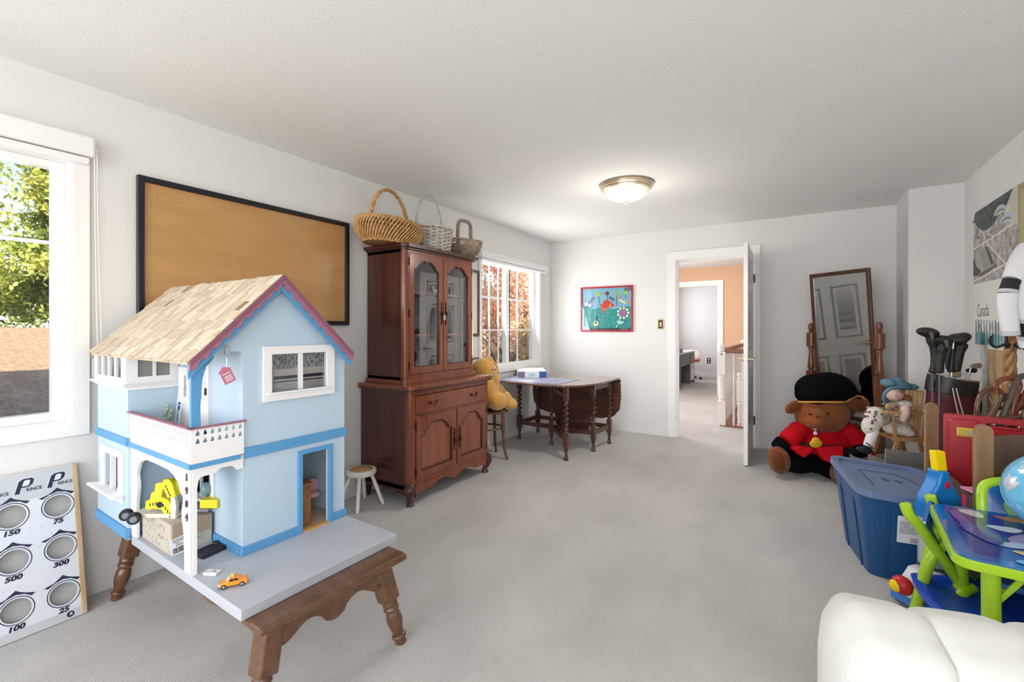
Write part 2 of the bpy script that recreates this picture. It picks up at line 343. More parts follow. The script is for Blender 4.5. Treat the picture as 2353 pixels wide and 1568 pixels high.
def trefoil(cx,cz): return [(cx+(.0066+.0016*cos(3*a+pi/2))*cos(a), cz+(.0092+.0022*cos(3*a+pi/2))*sin(a)) for a in [2*pi*i/12 for i in range(12)]]
holes=[trefoil(-.155+.0235*i,z) for i in range(7) for z in (.492,.464)]
M().prism(rect(-.176,-.001,.389,.509),.004,.012,FXg,holes).obj('balcony_side',HWH,DH)
cp=M(); cp.box(-.58,.016,-.184,-.163,.508,.514); cp.box(-.002,.018,-.184,.006,.508,.514); cp.obj('rail_cap',MAUVE,DH,bevel=.002)
M().prism([(-.172,.39),(-.136,.39),(-.130,.44),(-.136,.49),(-.142,.52),(-.143,.58),(-.139,.64),(-.136,.68),(-.126,.72),(-.10,.752),(-.10,.772),(-.172,.745)],-.012,.002,FXg).obj('corner_post',HB,DH,bevel=.001)
# balcony doors and back wall details
for x0,x1 in ((-.545,-.41),(-.385,-.275)):
    d=M().prism(rect(x0,x1,.396,.69),0,.010,FY).obj('balcony_door',HWH,DH,bevel=.002)
    xm=(x0+x1)/2+.01
    M().prism(rect(xm-.035,xm+.035,.55,.675),.010,.014,FY,[rect(xm-.012,xm+.012,.565,.655)]).obj('door_panel',HWH,d)
    M().box(xm-.012,xm+.012,-.0115,-.0105,.565,.655).obj('door_pane',mat('grey_pane',(150,152,165),.2),d)
k=M(); k.box(-.532,-.52,-.018,-.01,.50,.535); k.obj('door_handle',mat('handle_blue',(40,96,150),.4),DH,bevel=.003)
k=M()
for z in (.435,.60): k.box(-.279,-.268,-.017,-.009,z-.014,z+.014)
k.obj('hinge',DARKMETAL,DH)
M().box(-.268,-.255,-.012,0,.396,.735).obj('door_post',HWH,DH)
# tower with bay window
M().prism(rect(-.95,-.57,-.02,.61),.17,.18,FY,[rect(-.835,-.66,.165,.31)]).obj('tower_front',HW,DH)
M().box(-.58,-.57,-.17,0,0,.61).obj('tower_side',HW,DH); M().box(-.95,-.94,-.17,0,0,.74).obj('tower_side',HW,DH)
M().box(-.956,-.564,-.19,-.18,-.012,.03).obj('plinth',HB,DH,bevel=.002); M().box(-.5699,-.561,-.19,-.176,-.012,.03).obj('plinth',HB,DH)
M().box(-.956,-.564,-.188,-.18,.371,.403).obj('band',HB,DH,bevel=.002); M().box(-.57,-.562,-.188,-.176,.371,.403).obj('band',HB,DH)
wf=M().prism(rect(-.88,-.615,.125,.34),.18,.190,FY,[rect(-.835,-.66,.165,.31)]).obj('window_frame',HWH,DH,bevel=.002)
M().box(-.756,-.739,-.19,-.172,.165,.31).obj('mullion',HWH,wf); M().prism([(-.93,-.225),(-.59,-.225),(-.60,-.18),(-.90,-.18)],.155,.166).obj('sill',HWH,wf,bevel=.002)
STR=mat('striped_curtain',(190,188,196),.8,rgb2=(60,58,66),vscale=60,stretch=(3,1,.05))
M().box(-.835,-.66,-.168,-.166,.165,.31).obj('striped_curtain',STR,DH)
M().add([(-.955,-.182,.603),(-.566,-.182,.603),(-.566,0,.603),(-.955,0,.603),(-.985,-.212,.628),(-.548,-.205,.628),(-.548,0,.628),(-.985,0,.628)],[(3,2,1,0),(4,5,6,7),(0,1,5,4),(1,2,6,5),(2,3,7,6),(3,0,4,7)]).obj('bay_base',HWH,DH)
bw=M().prism(rect(-.95,-.568,.628,.752),.182,.192,FY,[rect(-.915+.0805*i,-.853+.0805*i,.652,.742) for i in range(4)]).obj('bay_front',HWH,DH)
M().box(-.92,-.59,-.187,-.186,.65,.745).obj('pane',glass('toy_glass'),bw)
bs=M().prism(rect(-.19,-.004,.602,.752),.002,.010,frame((-.57,0,0),(0,1,0),(0,0,1)),[rect(-.150,-.097,.655,.74),rect(-.086,-.034,.655,.74)]).obj('bay_side',HWH,DH)
M().box(-.5685,-.5675,-.155,-.03,.65,.745).obj('pane',mat('dusty_pane',(134,130,128),.3),bs)
# ladder with climbing plant, sign, little wire chair
PL=mat('grey_green_leaf',(150,165,152),.8,var=.2,vscale=40)
k=M()
for x in (-.50,-.462): k.tube([(x,-.045,.396),(x,-.02,.62)],.002,5)
for i in range(6): k.tube([(-.50,-.043+.004*i,.42+.036*i),(-.462,-.043+.004*i,.42+.036*i)],.0015,5)
k.obj('ladder',HWH,DH)
k=M()
for i in range(26):
    z=.40+.13*random.random(); k.ell((-.525+.05*random.random(),-.05-.02*random.random(),z),(.010,.008,.008),6,4)
for i in range(8): k.ell((-.535+.02*random.random(),-.06,.51+.02*random.random()),(.011,.009,.007),6,4)
k.obj('climbing_plant',PL,DH)['kind']='stuff'
k=M(); k.tube([(.004,-.058,.775),(.004,-.058,.70)],.0008,4); k.obj('sign_wire',CHROME,DH); M().box(-.002,.006,-.064,-.05,.765,.79).obj('clip',CHROME,DH)
ST=frame((.004,-.056,.685),(0,cos(radians(24)),sin(radians(24))),(0,-sin(radians(24)),cos(radians(24))))
sg=M().prism([(-.02,-.028),(.02,-.028),(.02,.02),(.026,.02),(.0,.036),(-.026,.02),(-.02,.02)],-.002,.002,ST).obj('hanging_sign',mat('rose_sign',(196,120,142),.6),DH,label='rose pink house-shaped hanging sign')
k=M(); k.box(-.012,.012,-.02,.0,.002,.0026,ST); k.box(-.014,.014,.008,.011,.002,.0026,ST)
k.obj('sign_print',HWH,sg)
k=M(); k.cur=0
for i in range(4): k.box(-.010+.0055*i,-.0075+.0055*i,-.018,-.002,.0026,.003,ST)
k.obj('sign_bars',mat('rose_sign'  ,(196,120,142)),sg)
k=M(); k.tube([(-.06,-.07,.40),(-.06,-.07,.475),(-.06,-.02,.485),(-.06,-.015,.40)],.0014,5); k.tube([(-.03,-.05,.40),(-.035,-.05,.43),(-.06,-.05,.44)],.0012,5); k.tube([(-.05,-.06,.43),(-.04,-.035,.41),(-.06,-.03,.43)],.0012,5)
k.obj('wire_chair',DARKMETAL,DH)
# furniture seen through the doorway
k=M(); k.box(-.10,-.03,.10,.30,.005,.178); k.obj('toy_wardrobe',wood('toy_oak',(150,98,56),(122,74,38),.45,(4,4,.8),20),DH,bevel=.002)
M().box(-.108,-.022,.09,.31,.178,.190).obj('toy_wardrobe_top',MATS['toy_oak'],DH,bevel=.003)
k=M(); k.tube([(-.14,.36,.004),(-.145,.37,.07)],.0025,5); k.tube([(-.16,.39,.004),(-.15,.38,.07)],.0025,5); k.tube([(-.18,.36,.004),(-.165,.37,.07)],.0025,5)
k.obj('toy_chair_legs',mat('grey_wire',(140,130,124),.4),DH)
k=M(); k.ell((-.155,.385,.083),(.035,.038,.014),12,6); k.ell((-.185,.40,.11),(.012,.04,.04),12,6); k.obj('toy_chair_seat',mat('toy_pink',(226,178,192),.6),DH,smooth=60)
# gable barge boards, roof slabs and shingles
yl,yr=-.195,.455
def barge(y_out,w0,x0,x1,name,m,amp,n):
    out=[]; s=1 if y_out>ridge[0] else -1
    top=[(y_out,RZ(y_out)),(ridge[0],ridge[1])]
    low=[]
    for i in range(n*6+1):
        t=i/(n*6); y=ridge[0]+(y_out-ridge[0])*t; low.append((y, RZ(y)-w0-(amp*(.5-.5*cos(2*pi*n*t)) if amp else 0)))
    p=top+low
    return M().prism(p,x0,x1,FXg).obj(name,m,DH)
barge(yl,.060,.030,.040,'inner_barge_board',HB,0,1); barge(yr,.060,.030,.040,'inner_barge_board',HB,0,1)
barge(yl,.030,.040,.050,'barge_board',MAUVE,.014,9); barge(yr,.030,.040,.050,'barge_board',MAUVE,.014,9)
for y in (yl,yr):
    k=M(); k.add([(.04,y,RZ(y)+.004),(.056,y,RZ(y)+.004),(.056,ridge[0],ridge[1]+.004),(.04,ridge[0],ridge[1]+.004),(.04,y,RZ(y)-.012),(.056,y,RZ(y)-.012),(.056,ridge[0],ridge[1]-.014),(.04,ridge[0],ridge[1]-.014)],[(0,1,2,3),(7,6,5,4),(0,4,5,1),(1,5,6,2),(2,6,7,3),(3,7,4,0)]).obj('barge_edge',mat('mauve_edge',(134,84,104),.5),DH)
for y in (yl,yr):
    k=M(); k.add([(-.985,y,RZ(y)-.01),(.04,y,RZ(y)-.01),(.04,ridge[0],ridge[1]-.01),(-.985,ridge[0],ridge[1]-.01),(-.985,y,RZ(y)),(.04,y,RZ(y)),(.04,ridge[0],ridge[1]),(-.985,ridge[0],ridge[1])],[(3,2,1,0),(4,5,6,7),(0,1,5,4),(1,2,6,5),(2,3,7,6),(3,0,4,7)])
    k.obj('roof_slab',SHING[1],DH)
sl=Vector((0,ridge[0]-yl,ridge[1]-.746)); SLn=sl.length; sl.normalize(); ang=atan2(sl.z,sl.y)
SM=[M().box(0,1,0,1,0,1).mesh('shingle',m) for m in SHING]
rows=9; ex=SLn/rows
for r in range(rows):
    x=-.992+random.uniform(-.03,0)
    while x<.052:
        wd=random.choice((.022,.034,.045,.058,.07)); wd=min(wd,.056-x) if x+wd>.05 else wd
        if wd<.004: break
        a=-.006+r*ex+random.uniform(-.004,.002)
        o=instance(random.choice(SM[:3]*6+SM[3:]),'shingle',DH,(x,yl+sl.y*a,.746+sl.z*a+.0025+random.uniform(0,.0025)),(ang-.055,0,0),(wd-random.uniform(.0012,.0045),ex*1.25 if r<rows-1 else ex*1.02,random.choice((.004,.005,.0065))))
        x+=wd
# ------------------------------------------------------------ coffee table under the house
TW=wood('walnut_stain',(112,76,52),(84,54,36),.3,(1.2,8,8),3,.4)
TB=thing('coffee_table',"dark brown wooden coffee table with turned legs under the doll's house",'table',(1.51,.757,0),radians(-3.1))
M().box(-1.42,.012,-.012,.562,.357,.385).obj('tabletop',TW,TB,bevel=.011,seg=3)
def apron(Lh): return [(-Lh,.36),(Lh,.36)]+[(Lh*(1-2*i/40), .262+.04*(.5-.5*cos(4*pi*i/40))-(.012 if 16<=i<=24 else 0)) for i in range(41)]
M().prism(apron(.19),-.012,.012,frame((-.055,.275,0),(0,1,0),(0,0,1))).obj('apron',TW,TB,bevel=.002)
M().prism(apron(.19),-.012,.012,frame((-1.35,.275,0),(0,1,0),(0,0,1))).obj('apron',TW,TB,bevel=.002)
for y in (.06,.49):
    q=[(-.62,.36),(.62,.36)]+[(.62*(1-2*i/60), .262+.045*(.5-.5*cos(6*pi*i/60))) for i in range(61)]
    M().prism(q,-.012,.012,frame((-.704,y,0),(1,0,0),(0,0,1))).obj('apron',TW,TB,bevel=.002)
LEGP=[(.029,.205),(.024,.198),(.030,.188),(.030,.180),(.024,.174),(.030,.168),(.0315,.160),(.027,.152),(.023,.148),(.027,.14),(.031,.12),(.032,.105),(.028,.08),(.021,.052),(.019,.044),(.026,.040),(.029,.034),(.027,.028),(.022,.024),(.022,.0)]
for sx,sy in ((0,0),(0,1),(1,0),(1,1)):
    top=Vector((-.075 if sx==0 else -1.33,.065 if sy==0 else .485,.357)); foot=Vector((-.045 if sx==0 else -1.37,-.005 if sy==0 else .575,0))
    ax=(top-foot); ln=ax.length; zq=ax.normalized(); T=frame(foot,Vector((1,0,0))-zq*zq.x,zq.cross(Vector((1,0,0))))
    k=M(); k.lathe(LEGP,18,T); k.obj('leg',TW,TB,smooth=50)
    bl=[(c*.036,s*.036) for c,s in ((1,.72),(.72,1),(-.72,1),(-1,.72),(-1,-.72),(-.72,-1),(.72,-1),(1,-.72))]
    M().prism(bl,.203,ln,T).obj('leg_block',TW,TB,bevel=.003)
# ------------------------------------------------------------ toys on the house board
BZ=.421
def hl(x,y,z): return Matrix.Translation((1.095,.915,BZ))@Matrix.Rotation(radians(-1.5),4,'Z')@Vector((x,y,z))
KR=mat('printed_carton',(186,178,166),.7); LEAFP=mat('leaf_print',(150,142,122),.7)
bx=thing('cardboard_box',"small beige carton with leaf print and barcode label in the doll's house porch",'box',hl(-.36,-.085,.0005),radians(-1.5))
M().box(-.14,.14,-.068,.072,0,.116).obj('carton',KR,bx,bevel=.001)
k=M()
for i in range(46):
    a=random.uniform(-.135,.13); b=random.uniform(.008,.11); an=random.uniform(0,pi); q=[(a+.0055*cos(t)*cos(an)-.0025*sin(t)*sin(an), b+.0055*cos(t)*sin(an)+.0025*sin(t)*cos(an)) for t in [2*pi*j/8 for j in range(8)]]
    k.prism(q,.068,.0685,FY)
for i in range(24):
    a=random.uniform(-.06,.065); b=random.uniform(.012,.108); an=random.uniform(0,pi); q=[(a+.0055*cos(t)*cos(an)-.0025*sin(t)*sin(an), b+.0055*cos(t)*sin(an)+.0025*sin(t)*cos(an)) for t in [2*pi*j/8 for j in range(8)]]
    k.prism(q,.14,.1405,FXg)
k.obj('leaf_motif',LEAFP,bx)['kind']='stuff'
M().box(.1395,.142,-.062,.066,.055,.116).obj('lid_flap',mat('carton_flap',(160,140,120),.7),bx)
LT=FXg@Matrix.Translation((-.040,.032,.142))@Matrix.Rotation(radians(7),4,'Z')
lb=M().box(-.03,.03,-.032,.032,0,.0008,LT).obj('label',mat('label_white',(232,232,236),.6),bx,label='white barcode label')
k=M(); x=-.024
while x<.024:
    q=random.choice((.0008,.0014,.0022)); k.box(x,x+q,-.026,-.004,.0008,.0011,LT); x+=q+random.choice((.0008,.0014))
k.obj('barcode',BLACKM,lb)
text('label_text','STYLE TOY\nBLOCKS 24',.009,LT@Matrix.Translation((0,.014,.0009)),BLACKM,lb,ext=.0002) if False else None
k=M()
for i,(a,b) in enumerate(((-.022,.020),(-.020,.022),(-.012,.004),(-.012,.012))):
    x=a
    while x<b: q=random.uniform(.002,.005); k.box(x,x+q,.024-i*.0075,.0275-i*.0075,.0008,.0011,LT); x+=q+.0015
k.obj('label_text',BLACKM,lb)
# yellow wooden digger
YEL=mat('toy_yellow',(222,206,40),.4); BIR=mat('birch_toy',(222,210,192),.55); TYR=mat('toy_tyre',(30,32,38),.6)
eb=hl(-.33,-.09,.117)
ex_=thing('toy_excavator','yellow wooden toy digger with black wheels lying on the beige carton','toy',eb,YAW)
U=lambda u,v: ((u-395)/612,(1190-v)/612)
EF=frame((0,-.03,0),(1,0,0),(0,0,1))
k=M(); k.box(-.15,.03,-.05,.06,.0,.016); k.obj('chassis',BIR,ex_,bevel=.003)
k=M(); k.box(-.05,.14,-.03,.05,.016,.026); k.obj('track_plate',mat('toy_grey',(120,122,134),.5),ex_,bevel=.003)
boom=[U(*p) for p in ((338,1168),(338,1150),(348,1147),(352,1130),(360,1126),(362,1108),(392,1102),(396,1098),(400,1096),(414,1106),(419,1135),(396,1138),(388,1120),(380,1121),(376,1140),(392,1146),(400,1160),(409,1180),(402,1194),(390,1192),(376,1170),(356,1168),(344,1172))]
k=M(); k.prism(boom,-.0,.018,EF); k.obj('boom',YEL,ex_,bevel=.003)
k=M(); k.prism([U(*p) for p in ((384,1105),(390,1094),(402,1094),(410,1104),(419,1136),(398,1139))],.018,.035,EF); k.obj('bucket',YEL,ex_,bevel=.004)
k=M(); k.prism([U(*p) for p in ((400,1138),(410,1138),(414,1160),(412,1190),(404,1206),(398,1204),(400,1180))],.004,.022,EF); k.obj('arm',BIR,ex_,bevel=.003)
k=M()
for (u,v) in ((350,1158),(357,1157),(364,1155),(382,1160),(387,1167),(392,1174),(397,1181)): a,b=U(u,v); k.box(a-.002,a+.002,b-.006,b+.006,.018,.0186,EF)
for (u,v) in ((396,1111),(399,1118),(402,1125),(405,1131)): a,b=U(u,v); k.box(a-.002,a+.002,b-.005,b+.005,.035,.0356,EF)
k.obj('hazard_stripes',BLACKM,ex_)
k=M(); a,b=U(373,1158); k.prism(circ(a,b,.012),.018,.02,EF); a,b=U(400,1186); k.prism(circ(a,b,.006),.018,.02,EF); k.obj('pivot_disc',BLACKM,ex_)
k=M(); k.box(.10,.17,-.02,.05,.026,.06); k.obj('counterweight',YEL,ex_,bevel=.003)
k=M(); k.ell((.10,.02,.09),(.022,.022,.028),14,8); k.obj('driver_cab',mat('clear_blue',(150,190,200),.2,trans=.5),ex_,smooth=60)
for (x,y) in ((-.178,-.035),(-.118,-.07)):
    k=M(); k.lathe([(.008,-.013),(.019,-.013),(.022,-.009),(.022,.009),(.019,.013),(.008,.013)],20,Matrix.Translation((x,y,.008))@Matrix.Rotation(pi/2,4,'X')@Matrix.Rotation(.5,4,'Y'))
    wh=k.obj('wheel',TYR,ex_,smooth=40)
    M().lathe([(.0,.0),(.012,0),(.012,.0142),(0,.0142)],12,Matrix.Translation((x,y,.008))@Matrix.Rotation(pi/2,4,'X')@Matrix.Rotation(.5,4,'Y')).obj('hub',mat('toy_grey',(120,122,134),.5),wh)
k=M(); k.tube([(-.195,-.02,.008),(-.12,-.05,.008)],.004,6); k.obj('axle',BIR,ex_)
# black ramp, small white block, orange toy taxi
RB=mat('black_tread',(26,28,40),.45)
t=thing('toy_ramp','black tread patterned toy ramp piece lying beside the white porch post','toy',hl(-.135,-.068,.001),radians(100))
k=M(); k.box(-.040,.045,-.040,.040,.002,.010); k.box(.045,.060,-.040,.010,.002,.014); k.ell((.052,.022,.012),(.010,.014,.010),10,6); k.obj('plate',RB,t,bevel=.002)
k=M()
for i in range(9):
    for s in (-1,1): k.tube([(-.034+.009*i,-.037,.0105),(-.034+.009*i+s*.012,.037,.0105)],.0014,4)
k.obj('tread',RB,t)
t=thing('toy_block','small white rectangular toy block with black print on the grey board','toy',hl(.045,-.124,.0005),radians(28))
M().box(-.0235,.0235,-.0135,.0135,0,.010).obj('block',mat('ivory',(226,226,226),.45),t,bevel=.0015)
k=M(); k.prism(circ(.004,-.002,.004,10,.002),.010,.0104); k.prism(circ(.003,.007,.004,10,.0017),.010,.0104); k.box(-.018,-.006,-.008,-.0065,.010,.0104); k.box(.010,.016,-.004,.002,.010,.0103); k.obj('print',BLACKM,t)
ORG=mat('taxi_orange',(242,142,34),.3,coat=.5)
t=thing('toy_taxi','orange die-cast toy taxi with yellow roof sign on the grey board','toy car',hl(.182,-.118,.0008),radians(58))
side=[(-.042,.006),(-.043,.013),(-.036,.018),(-.018,.021),(-.008,.031),(.012,.031),(.024,.022),(.040,.021),(.043,.016),(.042,.006)]
T=frame((0,0,0),(1,0,0),(0,0,1)); M().prism(side,-.0155,.0155,T).obj('body',ORG,t,bevel=.003,smooth=40)
for y in (-.0158,.0158):
    M().prism([(-.013,.0215),(-.006,.0295),(.002,.0295),(.002,.0215)],-.0004,.0004,frame((0,y,0),(1,0,0),(0,0,1))).obj('side_window',BLACKM,t)
    M().prism([(.004,.0215),(.004,.0295),(.011,.0295),(.019,.0225)],-.0004,.0004,frame((0,y,0),(1,0,0),(0,0,1))).obj('side_window',BLACKM,t)
k=M(); k.add([(-.0195,-.0125,.0217),(-.0195,.0125,.0217),(-.0095,.0115,.0311),(-.0095,-.0115,.0311)],[(0,3,2,1)]); k.obj('windscreen',mat('screen_white',(226,228,236),.15),t)
M().box(-.006,.002,-.007,.007,.031,.038).obj('roof_sign',mat('sign_yellow',(250,212,70),.4),t,bevel=.001)
M().box(-.0445,-.040,-.0155,.0155,.004,.009).obj('bumper',mat('toy_grey',(120,122,134)),t,bevel=.001)
M().box(-.0435,-.037,-.013,.013,.0125,.0165).obj('grille',CHROME,t,bevel=.001)
for x in (-.026,.026):
    for y in (-.0145,.0145):
        wh=M().cyl((x,y-.0025,.0075),(x,y+.0025,.0075),.0075,n=14).obj('wheel',TYR,t); M().cyl((x,y-.003,.0075),(x,y+.003,.0075),.0045,n=10).obj('hub',CHROME,wh)
# ------------------------------------------------------------ bean bag board leaning on the left wall
PB=thing('game_board','white toss game board with six numbered holes leaning on the left wall','board',(.165,.714,0),0)
tilt=atan2(.142,.648); PT=frame((0,0,0.004),(0,1,0),(-sin(tilt),0,cos(tilt)))    # u along +y (0 = right edge), v up the board, w out of the board
BH=.664; PWH=mat('board_white',(214,219,227),.5); PGR=mat('board_grey',(192,197,202),.5); NAVY=mat('board_navy',(34,40,66),.5); PINE=wood('pine',(206,182,150),(170,140,104),.6,(5,5,.6),6,0)
cen=[]
for cy_,row in ((.492,('150','75')),(.309,('500','300')),(.113,('100','25'))):
    for cx_,n in ((-.213,row[0]),(-.069,row[1])): cen.append((cx_,cy_,n))
hl_=[(x-.144,y) for x,y,n in cen if x<-.2]+[(x-.288,y) for x,y,n in cen if x<-.2]
BW=.60
M().prism(rect(-BW,0,0,BH),-.006,0,PT,[circ(x,y,.046,28) for x,y in [(p[0],p[1]) for p in cen]+hl_]).obj('panel',PWH,PB)
M().prism(rect(-BW,0,0,.02),-.045,-.006,PT).obj('rail',PINE,PB); M().prism(rect(-BW,0,BH-.02,BH),-.045,-.006,PT).obj('rail',PINE,PB)
M().prism(rect(-.016,.004,0,BH),-.045,.002,PT).obj('stile',PINE,PB,bevel=.002); M().prism(rect(-BW,-BW+.02,0.02,BH-.02),-.045,-.006,PT).obj('stile',PINE,PB)
M().prism(rect(-BW+.02,-.018,.02,BH-.02),-.030,-.026,PT).obj('backing',mat('pocket_grey',(172,174,172),.8,bump=.1,bscale=8),PB)
M().prism(rect(-BW,-.017,BH-.118,BH-.001),0,.0006,PT).obj('header_band',PGR,PB); M().prism(rect(-BW,-.017,.001,.036),0,.0006,PT).obj('footer_band',PGR,PB)
for x,y in [(a,b) for a,b,n in cen]+hl_:
    M().prism(circ(x,y,.0545,32),0,.0008,PT,[circ(x,y,.0515,32)]).obj('target_ring',NAVY,PB)
    up=[(-.061,.047),(-.03,.056),(-.013,.068),(0,.079),(.013,.068),(.032,.058),(.058,.048)]; lo=[(.046,.040),(.026,.055),(0,.0615),(-.026,.054),(-.048,.040)]
    M().prism([(x+a,y+b) for a,b in up+lo],0,.0008,PT).obj('target_crest',NAVY,PB)
for x,y,n in cen: text('score',n,.027,PT@Matrix.Translation((x-.004,y-.067,.0007)),NAVY,PB,ext=.0003,bold=.0013,shear=.18,sx=1.25)
for x0 in (-.067,-.167,-.267,-.367,-.467):
    q=.47
    outl=[(-.072,-.062),(-.04,-.062),(-.028,-.012),(.022,-.012),(.05,.012),(.06,.05),(.045,.066),(-.012,.066),(-.04,.048)]
    inn=[(-.022,.0),(.014,.0),(.026,.012),(.034,.046),(.024,.052),(.0,.052),(-.008,.046)]
    T2=PT@Matrix.Translation((x0,.606,.0007))
    M().prism([(a*q*1.1,b*q*1.1) for a,b in outl],-.0003,.0001,T2).obj('logo_edge',PWH,PB)
    M().prism([(a*q,b*q) for a,b in outl],0,.0004,T2,[[(a*q,b*q) for a,b in inn]]).obj('logo',NAVY,PB)
    text('logo_text','RINCE',.0185,PT@Matrix.Translation((x0+.026,.588,.0009)),NAVY,PB,ext=.0003,bold=.0004,sx=.93)
k=M()
for i in range(60):
    x=random.uniform(-.58,-.03); y=random.uniform(.05,.53)
    if min((x-a)**2+(y-b)**2 for a,b in [(p[0],p[1]) for p in cen]+hl_)<.0052: continue
    an=random.uniform(0,pi); k.prism([(x+.007*cos(t)*cos(an)-.004*sin(t)*sin(an),y+.007*cos(t)*sin(an)+.004*sin(t)*cos(an)) for t in [2*pi*j/8 for j in range(8)]],0,.0002,PT)
k.obj('faint_motifs',mat('faint_print',(203,207,215),.5),PB)['kind']='stuff'
M().prism(circ(-.052,.020,.0125,24),0,.0009,PT).obj('emblem',NAVY,PB)
text('emblem_letter','R',.017,PT@Matrix.Translation((-.052,.020,.001)),PWH,PB,ext=.0003,shear=.3,bold=.0004)
# ------------------------------------------------------------ framed map on the left wall
T=frame((0,1.59,1.683),(0,1,0),(0,0,1)); mp=thing('framed_map','large tan map in a black frame hanging on the left wall','picture',(0,0,0))
W_,H_=.644,.381
M().prism(rect(-W_,W_,-H_,H_),.004,.032,T,[rect(-W_+.03,W_-.03,-H_+.03,H_-.03)]).obj('picture_frame',mat('black_lacquer',(28,28,32),.3),mp,bevel=.004)
M().prism(rect(-W_+.02,W_-.02,-H_+.02,H_-.02),.006,.014,T).obj('map_sheet',mat('tan_paper',(196,150,96),.22,rgb2=(186,140,88),vscale=3,stretch=(1,1,3),coat=.35),mp)
k=M()
for i in range(6):
    q=-.56; e=-.46+.02*(i%3)
    while q<e: s=random.uniform(.006,.018); k.box(q,min(q+s,e),.315-.016*i-.004,.315-.016*i+.002,.014,.0142,T); q+=s+.006
for i in range(22):
    x=random.uniform(-.55,.5); y=random.uniform(-.33,.2); k.box(x,x+random.uniform(.03,.14),y,y+.0012,.014,.0141,T)
k.obj('faint_print',mat('faint_ink',(178,130,80),.4),mp)['kind']='stuff'
# ------------------------------------------------------------ hutch cabinet
CH=wood('cherry_wood',(138,74,46),(110,54,34),.28,(7,7,.9),2.2,.45,.02); CHD=wood('cherry_dark',(80,36,25),(58,25,18),.3,(7,7,.9),2.2,.4,.02)
HU=thing('hutch','tall cherry wood hutch with two arched glass doors over a drawer and two panel doors','cabinet',(.02,2.35,0))
WY=.985; WX=.51
def chamf(x1,y0,y1,c,x0=0):
    p=[(x0,y0)]; n=5
    p+=[(x1-c+c*sin(pi/2*i/n), y0+c-c*cos(pi/2*i/n)) for i in range(n+1)]+[(x1-c+c*cos(pi/2*i/n), y1-c+c*sin(pi/2*i/n)) for i in range(n+1)]
    return p+[(x0,y1)]
kp=M(); kp.box(0,.018,0,WY,.12,.825); kp.box(.018,WX-.045,0,.02,.12,.825); kp.box(.018,WX-.045,WY-.02,WY,.12,.825); kp.box(0,WX-.04,.02,WY-.02,.13,.15)
kp.obj('carcass',CHD,HU)
FH=frame((WX,0,0),(0,1,0),(0,0,1))
for y0,y1 in ((0,.055),(WY-.055,WY)):
    n=5; c=.045
    q=[(WX-.05,y0),(WX-.05,y1)]
    q=[(WX-c,0)]+[(WX-c+c*sin(pi/2*i/n), c-c*cos(pi/2*i/n)) for i in range(n+1)]+[(WX,.058),(WX-.03,.058)]
    if y0>0: q=[(a,WY-b) for a,b in q][::-1]
    M().prism(q,.12,.825).obj('corner_post',CH,HU,smooth=40)
k=M(); k.box(WX-.03,WX,.055,WY-.055,.13,.185); k.box(WX-.03,WX-.004,.055,WY-.055,.63,.652); k.box(WX-.03,WX,.055,WY-.055,.79,.825); k.box(WX-.03,WX-.006,.512,.53,.185,.63); k.obj('face_frame',CH,HU,bevel=.002)
M().prism(chamf(WX+.03,-.025,WY+.025,.05),.825,.840).obj('top_moulding',CHD,HU,bevel=.005)
M().prism(chamf(WX+.035,-.03,WY+.03,.05),.840,.866).obj('top',CH,HU,bevel=.010,seg=3)
def sk(Lh): return [(-Lh,.15),(Lh,.15),(Lh,.06)]+[(Lh*(1-2*i/40), .118-.048*abs(2*i/40-1)**3-.02*math.exp(-((i-20)/3.5)**2)+.012*cos(6*pi*i/40)) for i in range(1,40)]+[(-Lh,.06)]
M().prism(sk(.435),-.02,.008,frame((WX,WY/2,0),(0,1,0),(0,0,1))).obj('skirt',CH,HU,bevel=.003)
M().prism([(0,.15),(WX-.04,.15),(WX-.04,.08),(WX*.7,.10),(WX*.4,.105),(.06,.09),(0,.06)],-.01,.01,frame((0,.01,0),(1,0,0),(0,0,1))).obj('skirt',CHD,HU)
for sy in (0,1):
    y=.035 if sy==0 else WY-.035; d=-1 if sy==0 else 1
    pts=[(WX-.03,y,.15),(WX-.012,y+d*.02,.115),(WX-.016,y+d*.018,.07),(WX-.03,y,.03),(WX-.022,y+d*.006,.0)]
    M().tube(bez(pts,5),[.042]*2+[.04,.043,.044,.043,.04,.036,.032,.028,.026,.024,.022,.021,.020,.020,.021,.023,.025,.027,.028][:21]+[.028]*2,12).obj('leg',CHD,HU,smooth=60)
    M().tube([(.04,y,.13),(.03,y,.0)],[.035,.022],10).obj('leg',CHD,HU,smooth=60)
def pull(k,T,s=1):      # ornate bronze bail pull
    k.tube(bez([(-.04*s,.006*s,.004),(-.026*s,-.004*s,.008),(0,-.014*s,.016),(.026*s,-.004*s,.008),(.04*s,.006*s,.004)],4),[.0025]*6+[.0035]*5+[.0025]*6,6,T=T)
    for a in (-1,1):
        k.ell((a*.027*s,.004*s,.005),(.010*s,.007*s,.004),8,5,T); k.ell((a*.042*s,.009*s,.003),(.008*s,.004*s,.003),8,5,T); k.ell((a*.036*s,-.004*s,.003),(.006*s,.004*s,.003),8,5,T)
dr=M().prism(rect(.062,WY-.062,.655,.787),-.02,.008,FH).obj('drawer',CH,HU,bevel=.005)
for u in (.24,.745):
    k=M(); pull(k,FH@Matrix.Translation((u,.722,.010)),1.15); k.obj('pull',DARKMETAL,dr,smooth=50)
